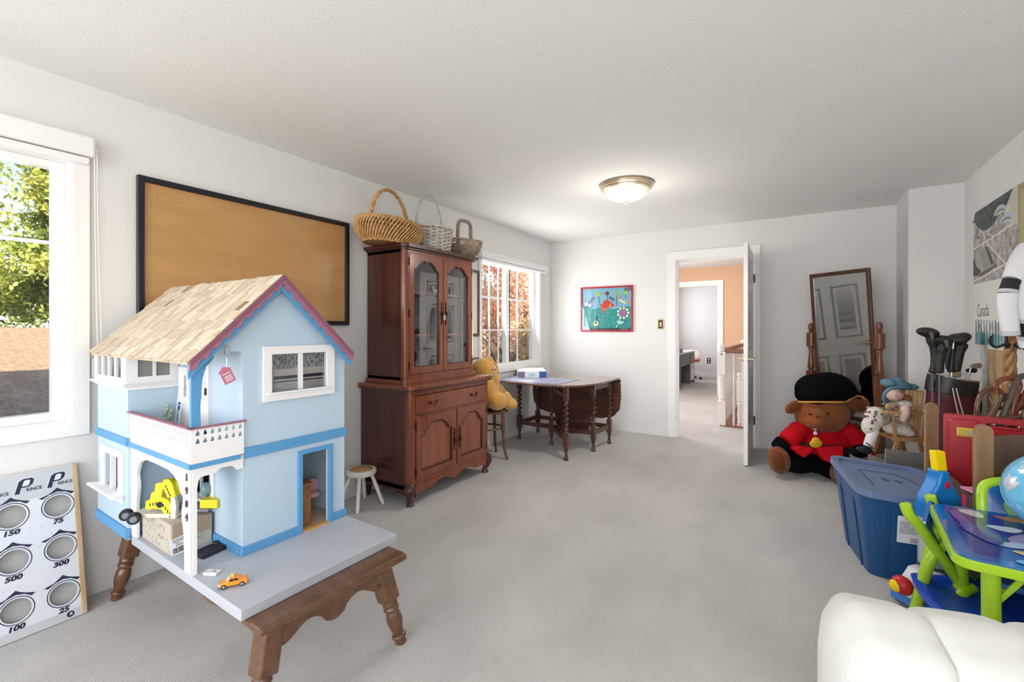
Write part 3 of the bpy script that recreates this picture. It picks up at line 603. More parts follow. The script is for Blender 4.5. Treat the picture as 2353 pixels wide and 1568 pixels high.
def arch(u0,u1,z0,zs,zt,n=7,dip=0):     # opening with a cathedral top
    uc=(u0+u1)/2; hw=(u1-u0)/2; p=[(u0,z0),(u1,z0),(u1,zs)]
    half=[(1,0),(.86,.03),(.80,.12),(.68,.42),(.52,.72),(.36,.93),(.2,1),(.08,.95)]
    p+=[(uc+hw*a, zs+(zt-zs)*b) for a,b in half[1:]]
    p+=[(uc,zs+(zt-zs)*(.86 if dip else .93))]
    p+=[(uc-hw*a, zs+(zt-zs)*b) for a,b in half[::-1][:-1]]+[(u0,zs)]
    return p
PANEL=wood('cherry_panel',(150,86,58),(118,64,44),.3,(5,5,.8),2.5,.4,.02)
ESC=[(0,.075),(.008,.06),(.003,.05),(.010,.035),(.004,.022),(.012,.0),(.004,-.022),(.010,-.035),(.003,-.05),(.008,-.06),(0,-.075),(-.008,-.06),(-.003,-.05),(-.010,-.035),(-.004,-.022),(-.012,0),(-.004,.022),(-.010,.035),(-.003,.05),(-.008,.06)]
for u0,u1,hu in ((.062,.515,.488),(.527,WY-.062,.553)):
    d=M().prism(rect(u0,u1,.185,.632),-.02,.008,FH,[arch(u0+.05,u1-.05,.235,.50,.585)]).obj('door',CH,HU,bevel=.003)
    M().prism(arch(u0+.046,u1-.046,.231,.50,.589),-.018,-.006,FH).obj('panel',PANEL,d)
    M().prism(arch(u0+.055,u1-.055,.24,.496,.58),-.006,.002,FH,[arch(u0+.062,u1-.062,.247,.490,.574)]).obj('panel_bead',CHD,d)
    k=M(); k.prism([(a+hu,b*1.2+.40) for a,b in ESC],.008,.012,FH); k.tube([(hu+.009*cos(t),.385+.014*sin(t),.018) for t in [2*pi*i/14 for i in range(14)]],.003,6,closed=True,T=FH); k.ell((hu,.40,.013),(.006,.006,.006),8,6,FH); k.obj('pull',DARKMETAL,d)
    hx=u0-.003 if u0<.3 else u1+.003
    for z in (.24,.57): M().box(hx-.005,hx+.005,z-.025,z+.025,.006,.011,FH).obj('hinge',DARKMETAL,d)
# upper part
UX=.40; y0,y1=.06,.91; zb,zt=.866,1.865
k=M(); k.box(0,.015,y0,y1,zb,zt); k.box(.015,UX-.045,y0,y0+.018,zb,zt); k.box(.015,UX-.045,y1-.018,y1,zb,zt); k.box(0,UX-.03,y0,y1,zb+.03,zb+.05); k.box(0,UX-.03,y0,y1,zt-.02,zt); k.obj('upper_carcass',CHD,HU)
for a in (0,1):
    n=5; c=.04
    q=[(UX-c,y0)]+[(UX-c+c*sin(pi/2*i/n), y0+c-c*cos(pi/2*i/n)) for i in range(n+1)]+[(UX,y0+.05),(UX-.03,y0+.05)]
    if a: q=[(x,y0+y1-y) for x,y in q][::-1]
    M().prism(q,zb,zt).obj('corner_post',CH,HU,smooth=40)
M().prism(chamf(UX+.022,y0-.02,y1+.02,.045),zb,zb+.03).obj('upper_base',CH,HU,bevel=.006)
FU=frame((UX,0,0),(0,1,0),(0,0,1))
k=M(); k.box(-.03,0,0,0,0,0); 
M().prism(rect(y0+.05,y1-.05,zb+.03,zb+.066),-.03,0,FU).obj('rail',CH,HU); M().prism(rect(y0+.05,y1-.05,zt-.022,zt),-.03,0,FU).obj('rail',CH,HU)
M().prism(chamf(UX+.018,y0-.016,y1+.016,.045),zt,zt+.014).obj('cornice',CHD,HU,bevel=.004)
M().prism(chamf(UX+.04,y0-.04,y1+.04,.05),zt+.014,zt+.04).obj('cornice',CHD,HU,bevel=.010,seg=3)
HG=glass('cabinet_glass',(.93,.94,.95),.11)
for u0,u1,hu in ((.108,.483,.463),(.490,.862,.512)):
    d=M().prism(rect(u0,u1,.935,1.843),-.018,.006,FU,[arch(u0+.046,u1-.046,.985,1.73,1.80,dip=1)]).obj('glass_door',CH,HU,bevel=.003)
    M().prism(arch(u0+.046,u1-.046,.985,1.73,1.80,dip=1),-.016,.0,FU,[arch(u0+.053,u1-.053,.992,1.725,1.793,dip=1)]).obj('bead',CHD,d)
    M().prism(rect(u0+.03,u1-.03,.96,1.82),-.010,-.008,FU).obj('pane',HG,d)
    k=M(); k.prism([(a+hu,b*1.25+1.40) for a,b in ESC],.006,.010,FU); k.tube([(hu+.010*cos(t),1.395+.015*sin(t),.016) for t in [2*pi*i/14 for i in range(14)]],.003,6,closed=True,T=FU); k.obj('pull',DARKMETAL,d)
    hx=u0-.002 if u0<.3 else u1+.002
    for z in (1.0,1.39,1.78): M().box(hx-.004,hx+.004,z-.028,z+.028,.003,.008,FU).obj('hinge',DARKMETAL,d)
BKP=mat('cabinet_back',(112,96,88),.6)
M().box(.0151,.018,y0+.02,y1-.02,zb+.05,zt-.02).obj('back_panel',BKP,HU)
for z in (1.235,1.565): M().box(.02,UX-.06,y0+.018,y1-.018,z-.016,z).obj('shelf',CH,HU)
t=thing('padlock','small steel padlock hanging from the hutch glass door pulls','padlock',(.02+UX+.014,2.35+.488,1.345))
M().box(-.005,.005,-.011,.011,0,.026).obj('padlock_body',CHROME,t,bevel=.003); M().tube(bez([(0,-.008,.026),(0,-.008,.045),(0,0,.054),(0,.008,.045),(0,.008,.026)],4),.0022,6).obj('shackle',CHROME,t)
def hp(x,y,z): return (.02+x,2.35+y,z)
FIR=mat('bottle_green',(44,58,46),.7,var=.3,vscale=40)
for i,(x,y,h,lab) in enumerate(((.22,.15,.22,'larger dark green toy tree on the middle shelf of the hutch'),(.26,.245,.14,'smaller dark green toy tree on the middle shelf of the hutch'))):
    t=thing('toy_tree',lab,'figurine',hp(x,y,1.2355),0,'toy trees in the hutch'); k=M()
    for j in range(7): k.lathe([(.06*h/.2*(1-j/7.5),h*(.18+.11*j)),(.012,h*(.18+.11*j)+h*.16)],9)
    k.obj('branches',FIR,t); M().cyl((0,0,0),(0,0,h*.25),.008,n=8).obj('trunk',DARKMETAL,t); M().lathe([(.03,0),(.03,.012),(.0,.014)],12).obj('foot',DARKMETAL,t)
t=thing('pottery_bowl','small brown bowl beside the toy trees in the hutch','bowl',hp(.27,.37,1.2355)); M().lathe([(.02,0),(.035,.015),(.045,.045),(.042,.046),(.032,.018),(.0,.008)],20).obj('bowl',mat('pottery',(112,58,44),.4),t,smooth=60)
GL=mat('white_china',(235,235,235),.2)
t=thing('china_swan','small white china bird on the top shelf behind the right glass door','figurine',hp(.25,.57,1.5655)); k=M(); k.ell((0,0,.022),(.022,.035,.02),12,8); k.tube(bez([(0,-.02,.03),(0,-.035,.05),(0,-.03,.065),(0,-.04,.06)],4),.006,8); k.obj('bird',GL,t,smooth=60)
for i,(y,z,l) in enumerate(((.70,1.5655,'small clear glass on the top shelf of the hutch'),(.60,1.2355,'first small clear glass on the middle shelf behind the right door'),(.70,1.2355,'second small clear glass on the middle shelf, nearer the window'))):
    t=thing('small_glass',l,'glass',hp(.25,y,z),0,'glasses in the hutch'); M().lathe([(.022,0),(.022,.004),(.004,.008),(.004,.04),(.02,.05),(.024,.085),(.022,.085),(.018,.052),(.0,.044)],16).obj('glass',glass('thin_glass',(.95,.95,.97),.15),t,smooth=50)
t=thing('framed_certificate','long dark frame with a yellowed handwritten sheet leaning in the bottom of the hutch','frame',hp(.10,.30,.917)); PTm=frame((0,0,0.005),(0,.93,-.0),(.10,.0,.28))
T=Matrix.Rotation(radians(-24),4,'X')@frame((0,-.03,.07),(0,1,0),(.18,0,1))
M().prism(rect(-.07,.07,0,.30),0,.012,T,[rect(-.05,.05,.02,.28)]).obj('frame',BLACKM,t); sh=M().prism(rect(-.055,.055,.015,.285),.002,.006,T).obj('sheet',mat('old_paper',(206,186,146),.6,var=.12,vscale=30),t)
k=M()
for i in range(20): 
    k.box(-.042,.042*random.uniform(.5,1),.035+.012*i,.038+.012*i,.006,.0063,T)
k.obj('handwriting',mat('sepia_ink',(110,92,70),.7),sh)['kind']='stuff'
t=thing('folded_navy_cloth','dark navy folded cloth in the bottom left of the hutch','cloth',hp(.2,.14,.917)); M().box(-.12,.12,-.04,.05,0,.10).obj('cloth',mat('navy_cloth',(34,36,56),.9,bump=.2,bscale=30),t,bevel=.02,seg=3)
# ------------------------------------------------------------ baskets on the hutch
def straw(n,c,d): return mat(n,c,.65,rgb2=d,vscale=25,coat=.05)
ZH=1.9055
S1=straw('golden_wicker',(214,172,116),(176,130,78)); S1b=straw('golden_wicker_dark',(150,104,58),(116,76,40))
t=thing('wicker_basket','wide golden wicker basket with twisted tall handle, at the left on the hutch','basket',(.25,2.43,ZH),radians(100),'baskets on top of the hutch')
def bowl(a,h): # radius factor by height
    return a*(.80+.20*sin(min(1,h*1.25)*pi/2))
RX,RY,HB_=.325,.20,.165
k=M(); k.lathe([(RX*.70,0.004),(RX*.76,.02),(RX*.90,.07),(RX*.93,.13),(RX*.90,.15)],36,sx=1,sy=RY/RX); k.obj('weave_core',S1b,t,smooth=60)
k=M()
for s in range(2):
    for i in range(60):
        pts=[]
        for j in range(7):
            h=j/6; an=2*pi*i/60+(.42*h if s else -.1*h); r=.735+.21*min(1,h*1.6)-.03*max(0,h-.6); wob=.012*(s)
            pts.append(((RX*r+wob)*cos(an),(RY*r+wob)*sin(an),.01+.15*h+.012*sin(an*2+1)*h))
        k.tube(pts,.0062 if s else .0048,5)
k.obj('willow_stakes',S1,t,smooth=60)
for z,r in ((.165,.92),(.155,.95),(.01,.75)):
    k=M(); k.tube([((RX*r)*cos(a)+.004*cos(14*a),(RY*r)*sin(a),z+.006*sin(15*a)) for a in [2*pi*i/90 for i in range(90)]],.008,6,closed=True); k.tube([((RX*r)*cos(a)-.004*cos(14*a),(RY*r)*sin(a),z-.006*sin(15*a)) for a in [2*pi*i/90 for i in range(90)]],.007,6,closed=True); k.obj('braided_rim',S1,t,smooth=60)
k=M(); arc=[(.225*cos(a),0,.13+.285*sin(a)) for a in [pi*i/30 for i in range(31)]]
for ph in (0,2*pi/3,4*pi/3):
    k.tube([(p[0]*(1+.03*cos(i*.75+ph)),.009*sin(i*.75+ph),p[2]+.006*cos(i*.75+ph)) for i,p in enumerate(arc)],.0085,6)
k.obj('handle',S1,t,smooth=60)
S2=straw('greyed_wicker',(220,214,206),(184,176,166))
t=thing('wicker_basket','round whitewashed wicker basket with a thin hoop handle, in the middle on the hutch','basket',(.23,2.885,ZH),radians(95),'baskets on top of the hutch')
R0=.188; k=M(); k.lathe([(R0*.86,.003),(R0*.86,.01),(R0*.97,.20)],32); k.lathe([(R0*.82,.01),(R0*.93,.20)],32,cap=False); k.obj('weave_core',straw('greyed_core',(150,140,130),(128,118,108)),t)
k=M(); NS=22
for j in range(13):
    z=.012+.0142*j; r=R0*(.885+.105*j/13)
    k.tube([((r+.007*cos(NS/2*a+pi*j))*cos(a),(r+.007*cos(NS/2*a+pi*j))*sin(a),z+.002*sin(3*a+j)) for a in [2*pi*i/88 for i in range(88)]],.0062,5,closed=True)
k.obj('weavers',S2,t,smooth=60)
k=M()
for i in range(NS): a=2*pi*(i+.5)/NS; k.tube([(R0*.89*cos(a),R0*.89*sin(a),.0),(R0*1.0*cos(a),R0*1.0*sin(a),.205)],.005,5)
k.obj('stakes',S2,t,smooth=60)
k=M()
for p in (0,pi): k.tube([((R0*1.01+.004*cos(12*a+p))*cos(a),(R0*1.01+.004*cos(12*a+p))*sin(a),.205+.006*sin(12*a+p)) for a in [2*pi*i/72 for i in range(72)]],.008,6,closed=True)
k.obj('braided_rim',S2,t,smooth=60)
k=M(); k.tube([(.178*cos(a)*(1+.02*sin(a)),0,.19+.30*sin(a)) for a in [pi*i/26 for i in range(27)]],.0075,8); k.obj('handle',straw('pale_cane',(206,194,176),(180,166,146)),t,smooth=60)
S3=straw('brown_grey_wicker',(176,158,140),(126,108,92))
t=thing('wicker_basket','greyish wicker gathering basket with a square bent handle, at the right on the hutch','basket',(.30,3.27,ZH),radians(78),'baskets on top of the hutch')
AX,AY,AZ=.165,.14,.15
def gb(a,b): # b: 0 rim left end .. along ribs
    return (AX*cos(a)*sin(b), AY*sin(b)*sin(a) if False else AY*cos(b), AZ-AZ*abs(sin(b))*abs(sin(a)))
k=M()
for i in range(13):
    b=.2+(pi-.4)*i/12; k.tube([(AX*1.0*cos(a)*sin(b)*1.0, AY*cos(b), AZ+.004-AZ*sin(b)*sin(a)) for a in [pi*j/14 for j in range(15)]],.0042,5)
k.obj('ribs',S3,t,smooth=60)
k=M()
for i in range(19):
    a=pi*(i+.5)/19
    k.tube([((AX+.005*cos(26*b/2+pi*i))*cos(a)*sin(b),(AY)*cos(b),AZ-(AZ+.005*cos(26*b/2+pi*i))*sin(b)*sin(a)) for b in [pi*j/30 for j in range(31)]],.0066,5)
k.obj('weavers',S3,t,smooth=60)
k=M(); k.tube([(AX*1.02*cos(a),AY*1.02*sin(a),AZ+.01*abs(cos(a))) for a in [2*pi*i/40 for i in range(40)]],.009,6,closed=True); k.obj('rim',S3,t,smooth=60)
k=M(); k.tube(bez([(-.075,0,AZ-.02),(-.078,0,AZ+.08),(-.07,0,AZ+.16),(-.045,0,AZ+.19),(0,0,AZ+.197),(.045,0,AZ+.19),(.07,0,AZ+.16),(.074,0,AZ+.08),(.085,0,AZ-.02)],5),.0165,9); k.obj('handle',straw('driftwood',(158,140,122),(128,110,94)),t,smooth=60)
k=M()
for s in range(6): 
    q=.058-.0095*s; k.tube([(.115,-q,AZ-.01),(.10,0,AZ+q-.01),(.115,q,AZ-.01),(.135,0,AZ-q-.01)],.005,5,closed=True)
k.obj('eye_knot',S3,t,smooth=60)
# ------------------------------------------------------------ white stool, bentwood chair with plush
STW=mat('stool_white',(228,224,216),.5,var=.04,vscale=12)
t=thing('stool','small white round stool with a tan woven seat beside the hutch','stool',(.19,2.21,0))
M().lathe([(.0,.222),(.085,.222),(.10,.226),(.106,.238),(.106,.252),(.100,.262),(.085,.265),(.083,.259),(.0,.259)],32).obj('seat',STW,t,smooth=40)
M().lathe([(.0,.2592),(.082,.2592),(.078,.266),(.0,.268)],28).obj('woven_pad',mat('woven_straw',(196,152,96),.8,bump=.6,bscale=160,var=.12,vscale=60),t,smooth=60)
for i in range(4):
    a=radians(-49+90*i); f=Vector((.155*cos(a),.155*sin(a),0)); p=Vector((.07*cos(a),.07*sin(a),.226)); ax=p-f; T=frame(f,Vector((0,0,1)).cross(ax),ax.cross(Vector((0,0,1)).cross(ax)))
    M().lathe([(.009,0),(.011,.01),(.014,.04),(.011,.062),(.014,.066),(.014,.072),(.012,.08),(.0145,.12),(.012,.155),(.014,.16),(.014,.168),(.013,.20),(.012,ax.length)],12,T).obj('leg',STW,t,smooth=50)
BW_=wood('bentwood',(120,84,60),(90,60,42),.35,(3,3,3),8)
t=thing('bentwood_chair','brown bentwood chair with round seat, half hidden behind the hutch','chair',(.25,3.70,0))
M().lathe([(0,.455),(.19,.455),(.205,.462),(.205,.478),(.195,.485),(0,.48)],32).obj('seat',BW_,t,smooth=40)
M().tube([(.145*cos(a),.145*sin(a),.30) for a in [2*pi*i/28 for i in range(28)]],.010,8,closed=True).obj('leg_ring',BW_,t,smooth=60)
for a in (10,100,190,280):
    a=radians(a); M().tube(bez([(.165*cos(a),.165*sin(a),.46),(.172*cos(a),.172*sin(a),.25),(.19*cos(a),.19*sin(a),.08),(.215*cos(a),.215*sin(a),0)],5),[.017]*5+[.015]*5+[.013]*5+[.012],9).obj('leg',BW_,t,smooth=60)
M().tube(bez([(-.14,.13,.45),(-.17,.16,.75),(-.15,.12,.93),(-.13,0,.98),(-.15,-.12,.93),(-.17,-.16,.75),(-.14,-.13,.45)],6),.011,8).obj('back_hoop',BW_,t,smooth=60)
YP=mat('yellow_plush',(206,154,72),.95,sheen=.6,bump=.5,bscale=120,var=.12,vscale=9,bdist=.008)
t=thing('yellow_plush_toy','honey yellow plush animal slumped on the bentwood chair','plush toy',(.25,3.70,.483))
k=M(); r_=random.Random(3)
for c,r in (((.02,-.10,.38),(.13,.12,.13)),((.0,-.04,.20),(.15,.15,.18)),((.12,.06,.10),(.12,.09,.09)),((.17,-.08,.10),(.10,.10,.09)),((.20,.10,.05),(.08,.075,.06)),((.10,-.14,.20),(.08,.08,.12)),((.0,.10,.10),(.12,.10,.10)),((.09,-.03,.30),(.07,.07,.07)),((.05,-.05,.48),(.05,.05,.05))): k.ell(c,r,16,10)
k.obj('plush_body',YP,t,remesh=.011)
k=M()
for c in ((.143,-.075,.40),(.14,-.12,.40)): k.ell(c,(.008,.008,.008),8,6)
k.obj('eye',BLACKM,t)
for pts in ([(.05,.03,.47),(.10,.02,.42),(.125,.0,.36)],[(.14,.02,.24),(.17,.03,.20),(.18,.06,.15)]): M().tube(bez(pts,5),.012,6).obj('fold',YP,t,smooth=60)
# small framed picture by the far window
t=thing('framed_print','narrow brown frame with pale mat on the left wall behind the hutch','picture',(0,3.72,1.54)); T=frame((0,0,0),(0,1,0),(0,0,1))
M().prism(rect(-.22,.16,-.34,.345),.002,.022,T,[rect(-.2,.135,-.315,.32)]).obj('frame',wood('frame_brown',(96,70,56),(80,56,44),.4),t); M().prism(rect(-.21,.145,-.33,.335),.004,.010,T).obj('mat_board',mat('mat_white',(226,220,214),.6),t)
# ------------------------------------------------------------ gateleg table
OAK=wood('dark_oak',(96,62,50),(70,42,34),.35,(1.5,8,8),3,.3); OAKT=wood('oak_top',(120,88,70),(98,70,56),.18,(1.2,6,6),3,.5)
GT=thing('gateleg_table','dark oak gateleg table with barley twist legs and one hanging leaf','table',(0,0,0))
a=radians(-3.5)
def wavy(P,amp=.006,step=.03):
    out=[]; n=len(P)
    for i in range(n):
        p=Vector(P[i]+(0,)); q=Vector(P[(i+1)%n]+(0,)); L=(q-p).length; m_=max(1,int(L/step)); nr=Vector(((q-p).y,-(q-p).x,0)).normalized()
        for j in range(m_*2): t_=j/(m_*2); v=p+(q-p)*t_+nr*amp*(1 if j%2 else -1)*.5; out.append((v.x,v.y))
    return out
M().prism(rect(.05,1.17,4.43,4.955),.712,.730).obj('centre_top',OAKT,GT,bevel=.002)
fl=[(.05,4.425)]+[(.05,4.35),(.09,4.12),(.20,3.985),(.36,3.945),(.80,3.925),(.96,3.955),(1.09,4.10),(1.165,4.32)]+[(1.17,4.425)]
M().prism(wavy(fl[1:-1],.007,.035)[:-2] and ([fl[0]]+[p for p in wavy(fl,.007,.035) if p[1]<4.415]+[fl[-1]]),.712,.730).obj('raised_leaf',OAKT,GT,bevel=.002)
hg=[(.05,.705),(1.17,.705),(1.175,.50),(1.16,.37),(1.09,.285),(.95,.25),(.28,.25),(.13,.285),(.06,.37),(.045,.50)]
M().prism(wavy(hg[::-1],.007,.04),-.009,.009,frame((0,4.975,0),(1,0,0),(0,0,1))).obj('hanging_leaf',OAK,GT)
def gleg(x,y,name='leg',top=.712):
    k=M()
    k.box(x-.021,x+.021,y-.021,y+.021,top-.13,top); k.twist(x,y,.30,top-.13,.0265,5.5)
    k.box(x-.0235,x+.0235,y-.0235,y+.0235,.13,.27); k.lathe([(.0235,.27),(.017,.28),(.022,.30)],10,Matrix.Translation((x,y,0))); k.lathe([(.023,0),(.024,.008),(.018,.03),(.012,.065),(.019,.095),(.022,.13)],12,Matrix.Translation((x,y,0)))
    return k.obj(name,OAK,GT,smooth=45)
A_,B_,Cc,D_=(.12,4.525),(1.054,4.465),(1.082,4.858),(.14,4.925)
for p in (A_,B_,Cc,D_): gleg(*p)
G_=(.955,4.02); gleg(*G_,name='gate_leg',top=.711)
hinge_=(.56,4.50)
for (p,q) in ((A_,B_),(Cc,D_),(B_,Cc),(D_,A_),(hinge_,G_)):
    for z0,z1,w_ in ((.17,.215,.012),(.635,.705,.010)):
        if (p,q)==(hinge_,G_) and z0>.5: z0,z1=.60,.64
        d=Vector((q[0]-p[0],q[1]-p[1],0)); T=frame((p[0],p[1],0),d,(0,0,1))
        M().prism(rect(0,d.length,z0,z1),-w_,w_,T).obj('stretcher' if z0<.5 else 'rail',OAK,GT)
gleg(hinge_[0],hinge_[1]-.02,'gate_post',.70)
gleg(.50,4.90,'gate_leg',.70)
# puzzle mat, box, basket under the table
t=thing('jigsaw_puzzle','half finished blue and white jigsaw lying flat on the gateleg table','puzzle',(.46,4.27,.7302),radians(-2))
pz=M().box(-.36,.42,-.27,.23,0,.003).obj('puzzle_sheet',mat('puzzle_print',(188,192,206),.35,rgb2=(96,104,150),vscale=26,detail=6),t)
k=M(); 
for i in range(20):
    x=-.36+.039*i; k.tube(bez([(x+.004*sin(j*3.1),-.27+.0625*j,.003) for j in range(9)],3),.0006,3)
for i in range(12):
    y=-.27+.0417*i; k.tube(bez([(-.36+.065*j,y+.004*sin(j*2.9),.003) for j in range(13)],3),.0006,3)
k.obj('piece_joints',mat('joint_grey',(120,124,150),.6),pz)['kind']='stuff'
t=thing('puzzle_box','white and blue jigsaw box lying on the gateleg table by the window','box',(.24,4.58,.7335),radians(33))
k=M().box(-.16,.16,-.235,.235,0,.07).obj('box_lid',mat('box_white',(236,236,240),.4),t,bevel=.002)
FB=frame((0,-.235,0),(1,0,0),(0,0,1)); FC=frame((.16,0,0),(0,1,0),(0,0,1)); BLU=mat('box_blue',(48,86,166),.4); PUR=mat('box_purple',(92,70,112),.5,rgb2=(160,140,170),vscale=60); TAN_=mat('box_tan',(206,164,140),.5,rgb2=(130,90,90),vscale=50)
for T,q,c in ((FB,rect(-.158,-.08,.004,.068),PUR),(FB,rect(.08,.159,.002,.069),BLU),(FB,rect(-.04,.03,.015,.05),mat('box_cyan',(150,196,216),.5,rgb2=(210,226,232),vscale=70)),(FC,rect(-.16,-.08,.004,.06),TAN_),(FC,rect(-.06,.08,.004,.06),mat('box_sky',(178,196,206),.5,rgb2=(230,210,200),vscale=40)),(FC,rect(.155,.234,.002,.069),BLU)):
    M().prism(q,0,.0008,T).obj('printed_panel',c,t)
t=thing('storage_basket','dark reddish woven basket on the carpet behind the gateleg table','basket',(.46,5.25,0))
k=M(); k.lathe([(.19,0),(.23,.10),(.245,.25)],24,sy=.75); k.obj('basket_wall',mat('dark_wicker',(84,44,44),.7,bump=.8,bscale=60,var=.2,vscale=30),t)
k=M(); k.tube([(.25*cos(a),.19*sin(a),.25+.006*sin(12*a)) for a in [2*pi*i/50 for i in range(50)]],.012,6,closed=True); k.obj('rim',mat('plum_wicker',(126,92,96),.7),t,smooth=60)
t=thing('paper_strips','thin white paper strips lying on the carpet under the gateleg table','paper',(.27,4.42,.002),radians(62)); k=M(); k.box(-.10,.10,-.004,.004,0,.001); k.box(-.09,.12,.03,.038,0,.001); k.obj('strip',WHITE,t)
# ------------------------------------------------------------ picture, switch, ceiling lamp
PX0,PX1,PZ0,PZ1=.443,1.134,1.237,1.811
t=thing('framed_painting',"child's painting of a red rock, flower and balloons in a red frame",'picture',((PX0+PX1)/2,D,(PZ0+PZ1)/2))
w2,h2=(PX1-PX0)/2,(PZ1-PZ0)/2; T=frame((0,0,0),(1,0,0),(0,0,1)); RED=mat('red_frame',(176,40,52),.3)
M().prism(rect(-w2,w2,-h2,h2),.002,.024,T,[rect(-w2+.02,w2-.02,-h2+.02,h2-.02)]).obj('picture_frame',RED,t,bevel=.003)
PW,PH=w2-.02,h2-.02
def P2(u,v): return (-PW+2*PW*u, -PH+2*PH*v)
LAY=[0]
sheet=M().prism(rect(-PW-.005,PW+.005,-PH-.005,PH+.005),.004,.008,T).obj('picture_sheet',mat('paint_sky',(126,180,208),.6,var=.08,vscale=14),t)
def daub(name,pts,c,rgb2=None,r=None):
    LAY[0]+=1; z=.008+.00025*LAY[0]; M().prism([P2(*p) for p in pts],z-.0004,z,T).obj(name,mat('paint_%d_%d_%d'%c,c,.6,rgb2=rgb2,vscale=18),sheet)
def dc(cx,cy,r,n=14): return [(cx+r*cos(2*pi*i/n),cy+r*1.2*sin(2*pi*i/n)) for i in range(n)]
def dstroke(a,b,w_):
    d=Vector((b[0]-a[0],b[1]-a[1])); d.normalize(); n=Vector((-d.y,d.x))*w_; return [(a[0]-n.x,a[1]-n.y),(b[0]-n.x,b[1]-n.y),(b[0]+n.x,b[1]+n.y),(a[0]+n.x,a[1]+n.y)]
daub('brush_mark',[(0,.05),(1,.05),(1,.55),(.85,.56),(.7,.5),(.55,.5),(.40,.55),(.3,.52),(.2,.5),(.12,.57),(0,.58)],(46,160,158),(34,140,142))
daub('brush_mark',[(0,0),(1,0),(1,.05),(0,.05)],(50,70,76))
daub('brush_mark',[(.37,.6),(.45,.66),(.42,.72),(.47,.69),(.53,.74),(.56,.68),(.60,.66),(.68,.57),(.57,.53),(.5,.5),(.47,.44),(.44,.38),(.41,.46),(.41,.54)],(196,62,46))
daub('brush_mark',dstroke((.565,.54),(.60,.63),.012),(244,170,60)); daub('brush_mark',dstroke((.42,.48),(.5,.51),.012),(240,150,70))
for x,y,c in ((.34,.86,(160,206,62)),(.52,.87,(110,60,50)),(.72,.87,(120,196,110)),(.89,.87,(140,204,90))): daub('brush_mark',dc(x,y,.042),c)
for a_,b_ in (((.345,.8),(.37,.6)),((.525,.82),(.53,.72)),((.71,.82),(.71,.56)),((.89,.82),(.885,.74))): daub('brush_mark',dstroke(a_,b_,.006),(90,86,110))
daub('brush_mark',dstroke((.14,.66),(.26,.79),.022),(40,52,70)); daub('brush_mark',dstroke((.15,.67),(.255,.78),.011),(150,160,166))
daub('brush_mark',dstroke((.57,.78),(.65,.71),.024),(30,40,64)); daub('brush_mark',dstroke((.585,.77),(.64,.72),.010),(150,160,166))
daub('brush_mark',[(.86,.93),(.88,.98),(.92,.97),(.99,1.0),(1.0,.94),(.94,.90)],(50,50,58)); daub('brush_mark',[(.88,.94),(.89,.965),(.93,.955),(.98,.98),(.98,.94),(.94,.915)],(140,130,120))
daub('brush_mark',dstroke((.75,.72),(.90,.62),.02),(232,226,180)); daub('brush_mark',dstroke((.74,.72),(.79,.83),.026),(190,160,140)); daub('brush_mark',dstroke((.90,.61),(.96,.68),.02),(190,170,150))
for i in range(9): a_=2*pi*i/9; daub('brush_mark',dc(.84+.10*cos(a_),.40+.115*sin(a_),.026,10),(236,234,190))
daub('brush_mark',[(.84+(.10 if i%2 else .05)*cos(pi*i/8),.40+(.12 if i%2 else .06)*sin(pi*i/8)) for i in range(16)],(150,124,190)); daub('brush_mark',dc(.83,.40,.036),(176,98,150))
daub('brush_mark',[(.715,.24),(.73,.17),(.77,.13),(.83,.15),(.87,.205),(.79,.20),(.785,.3),(.765,.3),(.765,.2)],(186,230,214)); daub('brush_mark',dstroke((.70,.05),(.74,.13),.01),(186,230,214))
daub('brush_mark',dc(.295,.16,.055),(238,230,182)); daub('brush_mark',dstroke((.29,.15),(.31,.34),.011),(50,70,60)); daub('brush_mark',dstroke((.26,.20),(.29,.15),.008),(50,70,60)); daub('brush_mark',dstroke((.31,.15),(.28,.20),.008),(50,70,60))
daub('brush_mark',dc(.09,.63,.04),(206,214,240)); daub('brush_mark',dc(.17,.60,.035),(206,214,240))
for i in range(26):
    x,y=random.uniform(.05,.68),random.uniform(.08,.42); daub('brush_mark',dstroke((x,y),(x+.02,y+.015),.005),(150,220,218))
text('signature','Roy Desmond',.017,T@Matrix.Translation((PW*.72,-PH*.955,.0185)),WHITE,sheet,ext=.0002,shear=.3)
M().prism(rect(-PW,PW,-PH,PH),.0195,.0205,T).obj('glazing',glass('picture_glass',(1,1,1),.05),t)
t=thing('light_switch','ornate brass light switch plate beside the doorway','switch',(1.467,D,1.33)); 
M().prism(rrect(-.037,.037,-.062,.062,.006),0,.006,T).obj('plate',mat('antique_brass',(206,192,150),.3,metal=.8),t,bevel=.002)
k=M(); k.prism(rect(-.026,.026,.028,.046),.006,.009,T); k.prism(rect(-.026,.026,-.05,-.035),.006,.009,T); k.prism([(-.022,.03),(-.010,.03),(-.014,-.034),(-.026,-.034)],.006,.0085,T); k.prism([(.010,.03),(.022,.03),(.026,-.034),(.014,-.034)],.006,.0085,T); k.obj('dark_relief',DARKMETAL,t)
M().prism(rect(-.007,.007,-.012,.016),.006,.012,T).obj('toggle',WHITE,t,bevel=.002)
t=thing('ceiling_light','flush ceiling light with brass rim and frosted glass bowl','ceiling light',(1.69,3.60,H))
M().lathe([(.205,0),(.215,-.012),(.206,-.03),(.196,-.034),(.19,-.046),(.178,-.052),(.165,-.05),(.165,-.02)],40,cap=False).obj('rim',mat('pale_brass',(226,208,176),.22,metal=.7),t,smooth=30)
BOWL=mat('frosted_bowl',(238,240,224),.35,trans=.0,emit=.32)
